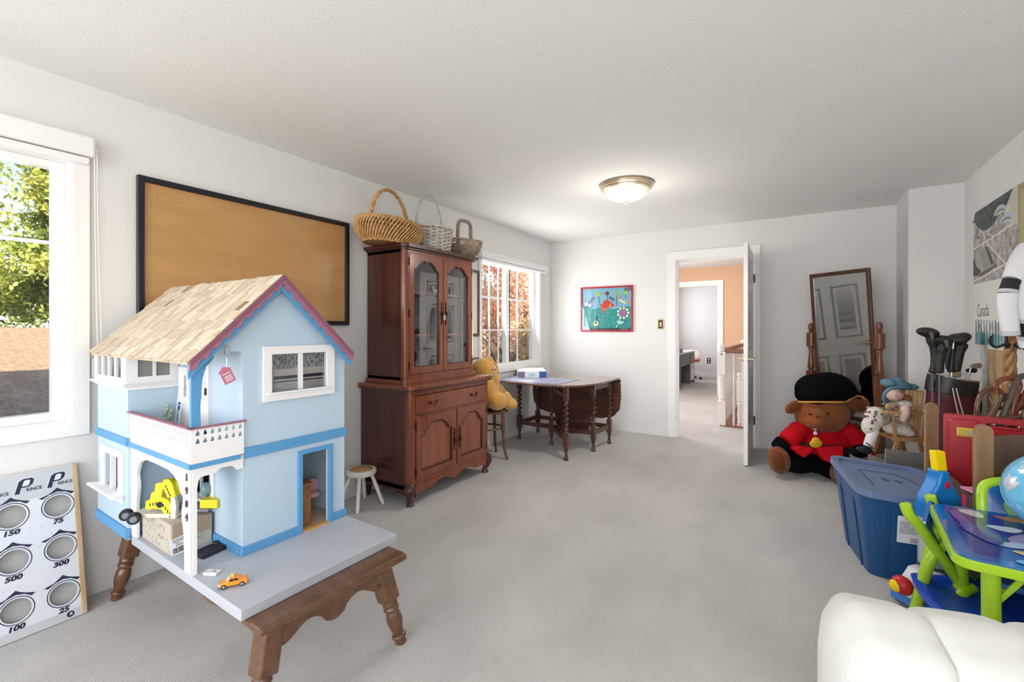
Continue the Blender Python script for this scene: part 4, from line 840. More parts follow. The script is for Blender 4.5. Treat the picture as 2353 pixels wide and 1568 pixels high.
M().lathe([(.178,-.05),(.172,-.066),(.155,-.092),(.125,-.112),(.085,-.128),(.045,-.137),(.02,-.142),(.0,-.144)],40,cap=False).obj('glass_bowl',BOWL,t,smooth=60)
M().lathe([(.016,-.141),(.014,-.148),(.006,-.154),(.010,-.162),(.004,-.170),(0,-.171)],14,cap=False).obj('finial',MATS['pale_brass'],t,smooth=60)
light('ceiling_glow','POINT',(1.69,3.60,H-.42),7.5,(1,.95,.88),shadow_soft_size=.12)
light('ceiling_bulb','SPOT',(1.69,3.60,H-.185),40,(1,.95,.88),spot_size=radians(168),spot_blend=.5,shadow_soft_size=.05)
# ------------------------------------------------------------ large seated plush bear
FUR=mat('bear_fur',(128,68,26),.9,sheen=.15,bump=.4,bscale=220,var=.22,vscale=7,bdist=.004); FURD=mat('bear_fur_dark',(102,50,18),.9,sheen=.15,var=.15,vscale=9)
VEL=mat('black_velvet',(9,9,15),.95,spec=.1); REDF=mat('red_felt',(190,10,26),.85,spec=.2); GOLD=mat('gold_trim',(214,152,62),.6); YB=mat('buckle_yellow',(220,176,34),.4)
b0,Q=local(1885,4.05)
BE=thing('plush_bear','big brown plush bear in a red jacket and black beret sitting by the mirror','plush toy',b0,YAW)
def q(u,v,dy=0): p=Q(u,v,4.05+dy); return (p.x, dy, p.z)
k=M()
k.ell(q(1885,1050,.02),(.24,.17,.145),20,12); k.ell(q(1840,1060,-.05),(.20,.11,.105),16,10,rot=Matrix.Rotation(radians(25),3,'Z')); k.ell(q(1818,1058,-.05),(.13,.10,.10),16,10)
k.ell(q(1918,1074,-.16),(.13,.20,.105),16,10,rot=Matrix.Rotation(radians(20),3,'Z')); k.ell(q(1935,1076,-.26),(.10,.12,.10),16,10)
k.obj('trousers',VEL,BE,remesh=.014)
k=M(); k.ell(q(1886,1018,.02),(.265,.175,.155),20,12); k.ell(q(1885,992,.03),(.21,.14,.10),20,12); k.ell(q(1838,990,.0),(.10,.10,.085),14,9); k.ell(q(1942,992,.0),(.11,.10,.09),14,9)
k.tube([q(1836,990,-.02),q(1818,1006,-.08),q(1806,1016,-.09)],[.085,.085,.078],14); k.tube([q(1942,992,-.02),q(1966,1010,-.06),q(1975,1030,-.10)],[.088,.09,.08],14)
k.obj('jacket',REDF,BE,remesh=.012)
k=M(); k.tube([q(1806,1016,-.09),q(1797,1026,-.08),q(1802,1038,-.07)],[.082,.088,.07],14); k.obj('left_mitt',VEL,BE,remesh=.012)
k=M(); k.tube([q(1975,1030,-.10),q(1978,1044,-.14)],[.085,.07],14); k.obj('right_mitt',VEL,BE,remesh=.012)
for pts in (((1838,1027),(1872,1031),(1864,1042),(1850,1052),(1846,1052),(1826,1034)),((1880,1031),(1940,1027),(1938,1054),(1908,1064),(1902,1063))):
    fr_=[q(u,v,(-.20 if pts[0][0]<1860 else -.23)-.0022*(v-1020)) for u,v in pts]; bk=[(x,y+.09,z) for x,y,z in fr_]; n=len(fr_)
    M().add(fr_+bk,[tuple(range(n))]+[tuple(range(2*n-1,n-1,-1))]+[(i,i+n,(i+1)%n+n,(i+1)%n) for i in range(n)]).obj('jacket_tail',REDF,BE,bevel=.008)
k=M(); bp=[]
for i in range(19):
    a=radians(200+140*i/18); x,y,z=q(1886,1022+4*sin(pi*i/18)*-1+ (2 if i>9 else -2),.02); bp.append((x+.285*cos(a),.02+.235*sin(a),z+.012*(i-9)/9*-1))
for i in range(18):
    a=bp[i]; b_=bp[i+1]; k.add([(a[0],a[1],a[2]-.026),(b_[0],b_[1],b_[2]-.026),(b_[0],b_[1],b_[2]+.026),(a[0],a[1],a[2]+.026)],[(0,1,2,3)])
o=k.obj('belt',mat('belt_black',(20,20,28),.5),BE); s_=o.modifiers.new('thick','SOLIDIFY'); s_.thickness=.012; s_.offset=0
k=M(); c=q(1875,1020,-.225); k.ell(c,(.054,.014,.036),18,8); k.ell((c[0],c[1],c[2]+.022),(.038,.014,.032),16,8); k.obj('buckle',YB,BE,smooth=60)
for v in (985,996): M().ell(q(1874,v,-.115-.004*(v-985)),(.019,.009,.018),12,6).obj('button',mat('pearl_button',(236,226,226),.35),BE,smooth=60)
k=M(); k.ell(q(1888,948,.0),(.232,.17,.158),24,16); k.ell(q(1886,960,-.01),(.215,.165,.135),24,16); k.ell(q(1881,962,-.10),(.085,.09,.06),20,12)
k.obj('head',FUR,BE,remesh=.011)
k=M(); k.ell(q(1881,968,-.135),(.105,.105,.070),22,14); k.ell(q(1880,955,-.15),(.062,.085,.058),18,12); k.obj('muzzle',FUR,BE,remesh=.009)
M().ell(q(1879,958,-.238),(.020,.010,.016),12,8).obj('nose',FURD,BE,smooth=60)
for u,v,rz,rx in ((1824,936,.052,.085),(1950,940,.075,.055)):
    k=M(); k.ell(q(u,v,-.02),(rx,.028,rz),16,10,rot=Matrix.Rotation(radians(-28 if u<1900 else -22),3,'Y')); er=k.obj('ear',FUR,BE,smooth=60)
    M().ell(q(u+(2 if u<1900 else 2),v,-.042),(rx*.72,.014,rz*.72),14,8,rot=Matrix.Rotation(radians(-28 if u<1900 else -22),3,'Y')).obj('inner_ear',FURD,er,smooth=60)
for u,v in ((1861,952),(1902,951)): M().ell(q(u,v,-.158 if u<1900 else -.160),(.011,.010,.011),12,8).obj('eye',mat('glass_bead',(16,10,8),.05,spec=1),BE,smooth=60)
k=M(); k.ell(q(1880,896,.0),(.185,.175,.145),22,14); k.ell(q(1868,908,.0),(.135,.16,.10),22,14); k.ell(q(1916,890,.0),(.185,.16,.125),22,14,rot=Matrix.Rotation(radians(22),3,'Y')); k.ell(q(1953,912,.0),(.11,.12,.075),18,12,rot=Matrix.Rotation(radians(38),3,'Y')); k.obj('beret',VEL,BE,remesh=.013)
k=M(); pts=[]
for i in range(25): 
    a=radians(180+180*i/24); x,y,z=q(1883,924-7*sin(pi*i/24),.0); pts.append((x+.212*cos(a),.0+.178*sin(a),z))
k.tube(pts,.0075,6); k.obj('gold_piping',GOLD,BE,smooth=60)
fl_=[q(1946,922,-.11),q(1968,911,-.115),q(1984,915,-.11),q(1996,932,-.09)]
k=M(); k.ell(q(1972,927,-.09),(.105,.03,.075),18,10,rot=Matrix.Rotation(radians(20),3,'Y')); br_=k.obj('turned_up_brim',FUR,BE,smooth=60); M().ell(q(1970,930,-.112),(.078,.018,.052),16,9,rot=Matrix.Rotation(radians(20),3,'Y')).obj('brim_lining',FURD,br_,smooth=60)
M().tube(bez([fl_[0],fl_[1],fl_[2],fl_[3]],5),.007,6).obj('gold_piping',GOLD,BE,smooth=60)
for c,r,ry in ((q(1790,1058,-.14),(.100,.078,.118),25),(q(1932,1087,-.31),(.075,.08,.098),0)):
    k=M(); k.ell(c,r,18,12,rot=Matrix.Rotation(radians(-18 if ry else 10),3,'Y')@Matrix.Rotation(radians(ry),3,'Z')); f=k.obj('foot',FUR,BE,smooth=60)
    M().ell((c[0]-.022 if ry else c[0]-.01,c[1]-.038,c[2]),(r[0]*.72,r[1]*.62,r[2]*.8),16,10,rot=Matrix.Rotation(radians(-18 if ry else 10),3,'Y')@Matrix.Rotation(radians(ry),3,'Z')).obj('sole',FURD,f,smooth=60)
# ------------------------------------------------------------ cheval mirror in the corner
ML=at(1872,HORIZ,4.5); MR_=at(2010,HORIZ,3.977); ML.z=MR_.z=0
dirm=(MR_-ML); mw=dirm.length; mid=(ML+MR_)/2; ang_=atan2(dirm.y,dirm.x)
MT=thing('cheval_mirror','tall cheval mirror in a dark wood frame between turned posts in the corner','mirror',(mid.x,mid.y,0),ang_)
MW=wood('mirror_wood',(92,60,42),(66,42,30),.35,(7,7,.8),3,.3); PSW=wood('post_wood',(128,82,54),(96,58,38),.35,(7,7,.8),3,.3)
tl=radians(5); T=Matrix.Translation((0,0,1.12))@Matrix.Rotation(tl,4,'X')@frame((0,0,0),(1,0,0),(0,0,1))
hw=mw/2; hh=.69
M().prism(rect(-hw,hw,-hh,hh),-.012,.014,T,[rect(-hw+.032,hw-.032,-hh+.036,hh-.036)]).obj('frame',MW,MT,bevel=.005)
M().prism(rect(-hw+.03,hw-.03,-hh+.03,hh-.03),-.008,.0,T).obj('mirror_glass',mat('mirror_glass',(246,248,247),.015,metal=1),MT)
M().prism(rect(-hw+.01,hw-.01,-hh+.01,hh-.01),-.016,-.012,T).obj('backing',MW,MT)
PROF=[(.030,.0),(.030,.10),(.022,.11),(.026,.13),(.030,.17),(.020,.30),(.018,.40),(.024,.52),(.028,.56),(.022,.575),(.028,.585),(.030,.60)]
for s in (-1,1):
    x=s*(hw+.038)
    k=M(); k.box(x-.031,x+.031,-.031,.031,.05,.86); k.obj('post_block',PSW,MT,bevel=.004)
    M().lathe([(.031,.86),(.020,.868),(.026,.88),(.031,.90),(.026,.95),(.020,1.02),(.019,1.06),(.024,1.08),(.020,1.09),(.029,1.10)],16,Matrix.Translation((x,0,0))).obj('turned_post',PSW,MT,smooth=50); k=M(); k.lathe([(.029,1.235),(.018,1.245),(.024,1.255),(.017,1.262),(.022,1.275),(.026,1.295),(.022,1.315),(.012,1.33),(0,1.334)],16,Matrix.Translation((x,0,0)),cap=False); k.obj('finial',PSW,MT,smooth=50)
    M().prism([(a*.034,b*.034) for a,b in ((1,.6),(.6,1),(-.6,1),(-1,.6),(-1,-.6),(-.6,-1),(.6,-1),(1,-.6))],1.10,1.235,Matrix.Translation((x,0,0))).obj('post_head',PSW,MT,bevel=.004)
    M().cyl((x-s*.05,0,1.12),(x+s*.0,0,1.12),.012).obj('pivot',BRASS,MT)
    M().prism([(-.22,0),(-.17,0),(-.10,.05),(.10,.05),(.17,0),(.22,0),(.20,.03),(.06,.12),(-.06,.12),(-.20,.03)],-.02,.02,frame((x,0,0),(0,1,0),(0,0,1))).obj('foot',PSW,MT,bevel=.004)
k=M(); k.twist(0,0,-hw,hw,.022,9,Matrix.Translation((0,0,.40))@Matrix.Rotation(pi/2,4,'Y')); k.obj('twisted_stretcher',MW,MT,smooth=60)
# ------------------------------------------------------------ doll on a wooden toy chair on a carton
GREYC=mat('grey_carton',(126,122,120),.85,bump=.3,bscale=90)
b0,Q=local(2062,3.5)
t=thing('grey_box','low grey cardboard box under the wooden doll chair','box',b0,YAW); M().box(-.12,.22,-.11,.14,0,.278).obj('box',GREYC,t,bevel=.003)
PNW=wood('toy_pine',(206,164,112),(182,136,84),.45,(7,7,1),4,.2)
t=thing('doll_chair','honey pine toy armchair with red wheels holding the doll','chair',(b0.x,b0.y,.279),YAW)
def qc(u,v,dy=0): p=Q(u,v); return Vector((p.x,dy,p.z-.279))
def bar(k,p,q_,w_,t_): 
    p=Vector(p); q_=Vector(q_); d=q_-p; y=Vector((0,1,0)); T=frame(p,d,y); k.prism(rect(0,d.length,-t_/2,t_/2),-w_/2,w_/2,T)
for s,dy in ((0,-.085),(1,.085)):
    k=M(); bar(k,qc(2030,1004,dy),qc(2108,1008,dy),.022,.02); k.obj('seat_rail',PNW,t,bevel=.002)
    k=M(); bar(k,qc(2040,1008,dy),qc(2028,1046,dy),.026,.018); k.obj('leg',PNW,t,bevel=.002)
    k=M(); bar(k,qc(2090,1008,dy),qc(2100,1046,dy),.026,.018); k.obj('leg',PNW,t,bevel=.002)
    k=M(); bar(k,qc(2036,1002,dy),qc(2030,944,dy),.018,.016); k.obj('arm_post',PNW,t,bevel=.002)
    k=M(); bar(k,qc(2014,942,dy),qc(2096,946,dy),.018,.034); k.obj('arm',PNW,t,bevel=.003)
    k=M(); bar(k,qc(2098,1008,dy),qc(2112,898,dy),.030,.016); k.obj('back_post',PNW,t,bevel=.003)
for i,dy in enumerate((-.045,0,.045)): 
    k=M(); bar(k,qc(2096,1000,dy),qc(2106,896,dy),.010,.034); k.obj('back_slat',PNW,t,bevel=.003)
k=M(); p=qc(2030,1003); q_=qc(2100,1006); k.box(p.x,q_.x,-.09,.09,p.z-.004,p.z+.010); k.obj('seat',PNW,t,bevel=.003)
RW=mat('red_wheel',(196,30,44),.35)
for u,dy in ((2030,-.10),(2030,.10),(2098,-.10),(2098,.10)):
    c=qc(u,1046,dy); c.z=.022; M().cyl((c.x,dy-.008,c.z),(c.x,dy+.008,c.z),.0215,n=18).obj('wheel',RW,t,bevel=.003)
def qd(u,v,dy=0): p=Q(u,v,3.5+dy); return Vector((p.x,dy,p.z-.279))
FLO=mat('floral_cotton',(232,228,220),.9,rgb2=(196,186,176),vscale=70,detail=2); FLO2=mat('patchwork_print',(214,186,128),.9,rgb2=(92,104,120),vscale=20,detail=3); SKIN=mat('doll_skin',(228,196,184),.7); DEN=mat('denim',(92,126,148),.9,bump=.4,bscale=160); SOCK=mat('white_sock',(228,226,228),.9)
t=thing('rag_doll','rag doll in a floral dress and blue denim hat slumped on the pine toy chair','doll',(b0.x,b0.y,.279),YAW)
k=M(); k.ell(qd(2070,948),(.075,.06,.09),14,10); k.ell(qd(2062,985),(.10,.085,.055),16,10); k.ell(qd(2012,960,-.03),(.075,.07,.085),16,10); k.ell(qd(2000,980,-.04),(.06,.06,.075),14,10); k.ell(qd(2080,930,-.05),(.05,.05,.035),12,8); k.ell(qd(2085,995,-.05),(.05,.06,.03),12,8); k.obj('dress',FLO,t,remesh=.009)
k=M(); k.ell(qd(2030,962,-.07),(.06,.035,.055),14,8); k.ell(qd(2050,935,-.055),(.055,.03,.04),14,8); k.ell(qd(2060,965,-.062),(.06,.035,.03),14,8); k.obj('apron',FLO2,t,remesh=.008)
k=M(); k.ell(qd(2054,905,-.02),(.052,.05,.058),16,10); k.obj('head',SKIN,t,smooth=60)
k=M(); k.ell(qd(2064,908,-.05),(.042,.028,.034),14,8,rot=Matrix.Rotation(radians(25),3,'Y')); k.obj('striped_scarf',mat('candy_stripe',(224,196,196),.9,rgb2=(190,96,104),vscale=30,stretch=(6,1,1)),t,smooth=60)
k=M(); k.ell(qd(2084,916,-.03),(.028,.03,.03),12,8); k.obj('hair',mat('brown_wool',(150,88,60),.95,bump=.8,bscale=80),t,smooth=60)
k=M(); k.ell(qd(2060,884,.0),(.095,.085,.044),18,10,rot=Matrix.Rotation(radians(8),3,'Y')); k.ell(qd(2040,880,-.02),(.045,.06,.035),14,8); k.ell(qd(2090,889,.0),(.06,.06,.026),14,8); k.ell(qd(2062,876,-.03),(.04,.04,.03),12,8); k.obj('hat',DEN,t,remesh=.008)
k=M(); k.tube(bez([qd(2096,894,-.05),qd(2072,891,-.075),qd(2048,893,-.08),qd(2034,903,-.065),qd(2031,918,-.04),qd(2040,932,-.02)],5),.017,8,flat=.7); k.obj('hat_brim',DEN,t,smooth=60)
k=M(); k.tube([qd(2080,932,-.085),qd(2079,950,-.095),qd(2075,964,-.10)],[.032,.034,.022],12); k.ell(qd(2075,966,-.10),(.022,.022,.016),10,7); k.obj('arm',SKIN,t,remesh=.006)
for dy in (-.06,.03):
    k=M(); k.tube([qd(2008,988,dy),qd(2000,1010,dy),qd(1994,1026,dy)],[.036,.034,.030],12); k.obj('leg',SOCK,t,smooth=60)
    k=M(); k.ell(qd(1986,1034,dy-.01),(.062,.034,.026),14,8,rot=Matrix.Rotation(radians(10),3,'Y')); sh=k.obj('shoe',mat('navy_shoe',(28,32,50),.5),t,smooth=60)
    k=M(); k.tube([qd(1990,1018,dy-.032),qd(2002,1026,dy-.036),qd(2006,1032,dy-.02)],.004,6); k.obj('strap',MATS['navy_shoe'],sh)
rr_=random.Random(5)
for i in range(30):
    u,v=rr_.uniform(1985,2062),rr_.uniform(928,990)
    if u<2000 and v<945 or u>2030 and v>972: continue
    c=rr_.choice(((110,150,164),(140,70,86),(206,176,110),(84,84,104),(120,110,104),(96,90,90)))
    M().ell(qd(u,v,-.108 if u<2030 else -.104),(rr_.uniform(.006,.012),.008,rr_.uniform(.006,.010)),8,5).obj('print_patch',mat('patch_%d_%d_%d'%c,c,.9),t,smooth=60)
# ------------------------------------------------------------ golf bag and clubs
b0,Q=local(2185,3.25)
MAR=mat('maroon_vinyl',(84,25,37),.45,var=.2,vscale=8,bump=.3,bscale=12,bdist=.01); COLM=mat('black_vinyl',(30,30,33),.4)
t=thing('golf_bag','maroon golf bag with black collar leaning in the corner by the poster','golf bag',b0,YAW)
def qq(u,v,dy=0): p=Q(u,v); return Vector((p.x,dy,p.z))
rim=qq(2188,868); ft=Vector((-.03,.05,0)); axis=(rim-ft); LN=axis.length; GT_=frame(ft,Vector((1,0,0))-axis.normalized()*axis.normalized().x,axis.normalized().cross(Vector((1,0,0))))
M().lathe([(.0,0),(.098,0),(.104,.02),(.114,.35),(.128,.55),(.140,LN-.12),(.142,LN-.10)],32,GT_,cap=False,sy=.85).obj('bag_body',MAR,t,smooth=50)
tilt_=GT_@Matrix.Translation((0,0,LN-.045))@Matrix.Rotation(radians(6),4,'Y')
M().lathe([(.122,-.075),(.146,-.07),(.150,.0),(.147,.04),(.136,.042),(.132,.0)],36,tilt_,cap=False,sy=.85).obj('collar',COLM,t,smooth=40)
M().lathe([(.148,.038),(.151,.043),(.147,.049),(.136,.045)],36,tilt_,cap=False,sy=.85).obj('rim_trim',CHROME,t,smooth=60)
M().lathe([(0,.0),(.132,.0)],30,tilt_,cap=False,sy=.85).obj('bag_mouth',BLACKM,t)
k=M(); k.lathe([(.0,.20),(.085,.20),(.105,.26),(.11,.5),(.098,.6),(.0,.62)],20,GT_@Matrix.Translation((.02,-.075,0)),cap=False,sy=.6); k.obj('pocket',MAR,t,smooth=60)
PIP=mat('cream_piping',(206,190,180),.6)
for pts in (((2142,885),(2148,930),(2153,962)),((2150,886),(2158,930),(2164,962)),((2222,905),(2226,918),(2236,932),(2240,955))):
    k=M(); k.tube(bez([qq(u,v,-.15-.012*i) for i,(u,v) in enumerate(pts)],5),.0035,6); k.obj('piping',PIP,t,smooth=60)
k=M(); k.tube(bez([qq(2236,895,-.02),qq(2242,930,-.03),qq(2238,965,-.02)],6),.016,7,flat=.4); k.obj('shoulder_strap',COLM,t,smooth=60)
HC=mat('headcover_black',(34,33,32),.5); HCG=mat('headcover_olive',(112,108,92),.45); STL=mat('club_steel',(190,192,196),.2,metal=1)
def qb(u,v,dy=0): return at(u,v,3.25+dy)
for i,(hd,shaft,dy,lab) in enumerate((((2132,764),((2140,775),(2148,810),(2148,840),(2142,858)),-.02,'black headcover on the tallest golf club at the left of the bag'),((2166,782),((2166,795),(2160,830),(2158,858)),-.05,'shorter black headcover beside the tallest club in the bag'),((2192,780),((2192,790),(2182,820),(2184,850)),.06,'tall black headcover standing behind the upright putter'),((2208,778),((2212,790),(2204,820),(2196,856)),.02,'bulky black headcover nearest the poster wall'))):
    base=qb(shaft[-1][0],shaft[-1][1]+16,dy); g=thing('golf_club',lab,'golf club',base,YAW,'golf clubs in the bag')
    inv=Matrix.Rotation(-YAW,3,'Z'); L_=lambda u,v,e=0: inv@(qb(u,v,dy+e)-base)
    k=M(); k.ell(L_(*hd),(.072 if i==0 else .06,.06,.034),16,10,rot=Matrix.Rotation(radians(12 if i<2 else -35),3,'Y'))
    pts=[L_(*p) for p in shaft]; k.tube(bez(pts,5),[.034]*3+[.026]*(len(bez(pts,5))-3),12); k.obj('headcover',HC,g,remesh=.006)
    if i<2: k=M(); a_=L_(*hd,-.045); k.prism([(-.012,.0),(.022,.006),(.02,-.045),(.008,-.05)],0,.004,frame(a_+Vector((.012,-.006,-.0)),(1,0,0),(0,0,1))); k.obj('badge',HCG,g); k=M(); k.ell(L_(hd[0],hd[1]-3.5),(.032,.03,.014),14,6); k.obj('top_patch',HCG,g,smooth=60)
    k=M(); k.cyl(L_(shaft[-1][0],shaft[-1][1]-4),(0,0,-.18),.0065,n=8); k.obj('shaft',STL,g)
for i,((u0,v0),(u1,v1),dy,lab,kind) in enumerate((((2191,782),(2186,858),-.06,'upright putter with a black grip in front of the headcovers','grip'),((2232,842),(2222,866),-.03,'silver iron club head nearest the poster wall','iron'),((2222,852),(2214,868),.04,'dark wedge head in the middle of the golf bag','iron'),((2186,862),(2180,872),.0,'low silver iron head resting across the bag mouth','iron'))):
    base=qb(u1,v1+14,dy); g=thing('golf_club',lab,'golf club',base,YAW,'golf clubs in the bag'); inv=Matrix.Rotation(-YAW,3,'Z'); L_=lambda u,v,e=0: inv@(qb(u,v,dy+e)-base)
    k=M(); k.cyl(L_(u0,v0),(0,0,0),.006,n=10); k.obj('shaft',STL,g,smooth=60)
    if kind=='grip': k=M(); k.tube([L_(u0-1,v0+20),L_(u0-6,v0+74)],[.013,.020],10); k.obj('grip',BLACKM,g,smooth=60)
    else:
        k=M(); a_=L_(u0,v0); k.prism([(-.008,-.012),(.050,-.018),(.062,.002),(.052,.022),(.02,.018),(-.006,.010)],-.007,.007,frame(a_,(1,-.25,.05),(0,.2,1))); k.obj('club_head',STL if i!=2 else HC,g,bevel=.004)
# ------------------------------------------------------------ posters on the right wall
FR=frame((XR,0,0),(0,-1,0),(0,0,1))      # u runs towards the camera, v up, w into the room
t=thing('poster','tall unframed poster with an aerial town photo and the word Canada','poster',(XR,0,0)); FRl=frame((0,0,0),(0,-1,0),(0,0,1))
u0,u1,z0,z1=-4.735,-3.87,1.155,2.14
pp=M().prism([(u0,z0),(u1,z0),(u1,z1),(u0,z1)],.003,.005,FRl).obj('paper',mat('poster_paper',(230,229,226),.5),t)
AER=mat('aerial_ground',(206,200,196),.6,rgb2=(120,116,112),vscale=16,detail=8); TRE=mat('aerial_trees',(96,104,98),.6,rgb2=(54,60,58),vscale=18,detail=6)
ph=M().prism([(u0+.002,1.61),(u1-.03,1.60),(u1-.03,z1-.002),(u0+.03,z1-.002),(u0,z1-.04)],.005,.0056,FRl).obj('aerial_photo',AER,pp)
def print_(pts,c,name='photo_detail',z=.0056,rgb2=None,vs=30): 
    LAY[0]+=1; zz=z+.00006*(LAY[0]%40); return M().prism(pts,zz-.0003,zz+.0003,FRl).obj(name,mat('print_%d_%d_%d'%c,c,.6,rgb2=rgb2,vscale=vs),ph)
X=lambda a: u0+(u1-u0)*a
M().prism([(X(.0),2.08),(X(.04),2.135),(X(.86),2.135),(X(.8),2.06),(X(.62),2.04),(X(.5),1.985),(X(.36),1.965),(X(.24),1.97),(X(.1),2.02)],.0056,.006,FRl).obj('photo_detail',TRE,ph)
print_([(X(.88),2.135),(X(.96),2.135),(X(.96),1.9),(X(.8),1.93),(X(.7),2.02)],(214,206,196),rgb2=(196,190,176),vs=8)
for cx_,cz_ in ((.62,2.03),(.74,1.955)):
    print_([(X(cx_)+.11*cos(a),cz_+.05*sin(a)) for a in [pi*i/12 for i in range(13)]],(176,196,214)); print_([(X(cx_)+.085*cos(a),cz_+.028*sin(a)-.004) for a in [pi*i/12 for i in range(13)]],(126,126,124)); print_([(X(cx_)+.075*cos(a),cz_+.02*sin(a)-.008) for a in [pi*i/12 for i in range(13)]],(200,194,186))
print_([(X(.08),1.84),(X(.30),1.86),(X(.52),1.70),(X(.14),1.66)],(190,184,182),rgb2=(150,146,144),vs=14)
print_([(X(.16),1.83),(X(.30),1.845),(X(.44),1.715),(X(.26),1.70)],(150,156,142)); print_([(X(.30),1.85),(X(.34),1.85),(X(.49),1.715),(X(.44),1.71)],(84,84,84))
print_([(X(0),1.80),(X(.06),1.74),(X(.2),1.69),(X(.12),1.665),(X(.0),1.67)],(80,78,84)); print_([(X(.12),1.672),(X(.52),1.705),(X(.54),1.69),(X(.2),1.65)],(110,106,104))
for a_,b_,c_,d_ in ((.2,2.0,.56,1.62),(.0,1.87,.9,1.92),(.36,1.86,.78,1.66),(.0,1.63,.9,1.70)): print_(dstroke((X(a_),b_),(X(c_),d_),.006),(226,220,214))
for i in range(46):
    a_,z_=random.uniform(.05,.92),random.uniform(1.62,1.95)
    if .06<a_<.52 and z_<1.86: continue
    s=random.uniform(.012,.03); g_=random.choice(((226,220,214),(150,146,142),(110,106,106),(188,190,176))); print_(dstroke((X(a_),z_),(X(a_)+s,z_+s*.3),.006),g_,vs=10)
text('caption','Canada',.135,FRl@Matrix.Translation((X(.085),1.405,.0056)),mat('caption_ink',(96,96,98),.6),pp,ext=.0003,sx=.62,align='LEFT',bold=-.0015)
for i in range(15):
    x=X(.04)+.056*i; j=random.uniform(-.012,.012)
    k_=M(); c=random.choice(((22,96,126),(44,128,146),(96,150,160),(28,70,104),(130,170,176)))
    print_([(x,z0+.008),(x+.045,z0+.008),(x+.05,1.24+j),(x+.03,1.26+j),(x+.008,1.245+j)],c,'printed_figure',z=.0052)
    print_([(x+.008,1.25+j),(x+.034,1.25+j),(x+.028,1.335+j),(x+.012,1.335+j)],(180,196,196),'printed_figure',z=.0052,rgb2=(96,104,104),vs=30)
    if i%2: print_(dstroke((x+.01,1.20),(x+.05,1.31),.004),(90,92,92),'printed_figure',z=.0052)
for z in (2.075,): M().box(-.0075,-.003,4.72,4.77,z-.002,z+.002).obj('pin',BLACKM,t)
t=thing('wood_print','small unframed tan wood grain panel under the Canada poster','print',(XR,0,0))
M().prism(rect(-4.455,-4.02,.70,1.137),.002,.005,FRl).obj('panel',mat('tan_print',(204,178,140),.6,rgb2=(176,144,100),vscale=4,stretch=(1,3,.8)),t)
t=thing('framed_print','olive wood framed print beside the Canada poster, cut by the photo edge','picture',(XR,0,0))
M().prism(rect(-3.845,-3.30,1.42,2.12),.002,.022,FRl,[rect(-3.815,-3.33,1.45,2.09)]).obj('frame',mat('olive_wood',(168,158,120),.5),t); M().prism(rect(-3.83,-3.31,1.43,2.1),.003,.008,FRl).obj('sheet',MATS['poster_paper'],t)
# ------------------------------------------------------------ coat stand, jacket, canes
b0,Q=local(2322,2.62)
RAT=wood('rattan_pole',(170,126,80),(132,92,54),.4,(3,3,3),12,.2); BRN=wood('bent_cane',(112,78,54),(80,54,38),.3,(3,3,3),7,.3); BRNR=wood('red_cane',(150,84,50),(116,60,36),.3,(3,3,3),7,.3); GRYB=wood('grey_cane',(104,90,80),(72,60,54),.3,(3,3,3),7,.3)
t=thing('coat_stand','twisted cane coat stand with black hooks near the right wall','coat stand',b0,YAW)
def qs(u,v,dy=0): p=Q(u,v); return Vector((p.x,dy,p.z))
k=M(); top=1.55
for ph in (0,pi/2,pi,3*pi/2): k.tube([(.016*cos(ph+22*z),.016*sin(ph+22*z),z) for z in [.95+i*(top-.95)/60 for i in range(61)]],.0125,6)
k.obj('twisted_pole',RAT,t,smooth=60)
M().lathe([(.030,.02),(.030,.92),(.036,.95),(.034,.97),(.028,.98)],14).obj('lower_pole',RAT,t,smooth=50)
M().lathe([(.075,0),(.075,.018),(.06,.03),(.035,.04),(.03,.06)],20).obj('round_base',RAT,t,smooth=40)
for a in (2.6,3.7,4.5):
    M().tube(bez([(.02*cos(a),.02*sin(a),1.19),(.06*cos(a),.06*sin(a),1.17),(.085*cos(a),.085*sin(a),1.20),(.08*cos(a),.08*sin(a),1.235)],5),.007,7).obj('hook',BLACKM,t,smooth=60)
k=M(); k.tube([(-.06+.085*cos(a),-.03+.085*sin(a),.80+.03*cos(a)) for a in [2*pi*i/36 for i in range(36)]],.013,8,closed=True); k.obj('cane_ring',BRN,t,smooth=60)
for pts,r,m_,lab in ((((2253,985),(2245,940),(2256,905),(2282,892),(2300,905),(2290,935),(2262,985)),.013,BRN,'brown bent cane making a wide loop at the left of the coat stand'),(((2262,990),(2285,940),(2318,905),(2350,915),(2352,945)),.013,BRN,'thin brown bent cane crossing behind the looped one'),(((2288,905),(2286,890),(2300,873),(2326,870),(2342,885),(2330,925),(2322,985)),.014,BRNR,'orange brown walking cane with a crook handle'),(((2286,1005),(2312,940),(2334,882),(2346,866),(2362,866),(2370,885)),.016,GRYB,'thick grey brown walking stick with a rounded crook handle'),(((2306,1005),(2330,955),(2356,905),(2370,880)),.013,BRNR,'straight reddish cane leaning to the right of the coat stand')):
    d=2.59-.02*('grey' in lab)+.03*('thin' in lab); base=at(pts[0][0],pts[0][1],d); g=thing('walking_cane',lab,'cane',(base.x,base.y,base.z),0,'canes by the coat stand'); w_=[at(u,v,d)-base for i,(u,v) in enumerate(pts)]
    k=M(); k.tube(bez(w_,6),r,9)
    if lab[:5] in ('orang','thick','strai'):
        e=w_[-1] if lab[:5]=='orang' else w_[0]; k.tube([e,e+Vector((-.05 if lab[0]!='o' else .0,.05,-.78+ (.0)))],[r,r*.8],9)
    k.obj('cane',m_,g,smooth=60)
JW=mat('jacket_white',(226,226,230),.65,bump=.15,bscale=14,bdist=.01); JB=mat('jacket_black',(26,26,30),.6); JG=mat('jacket_grey',(196,196,204),.5)
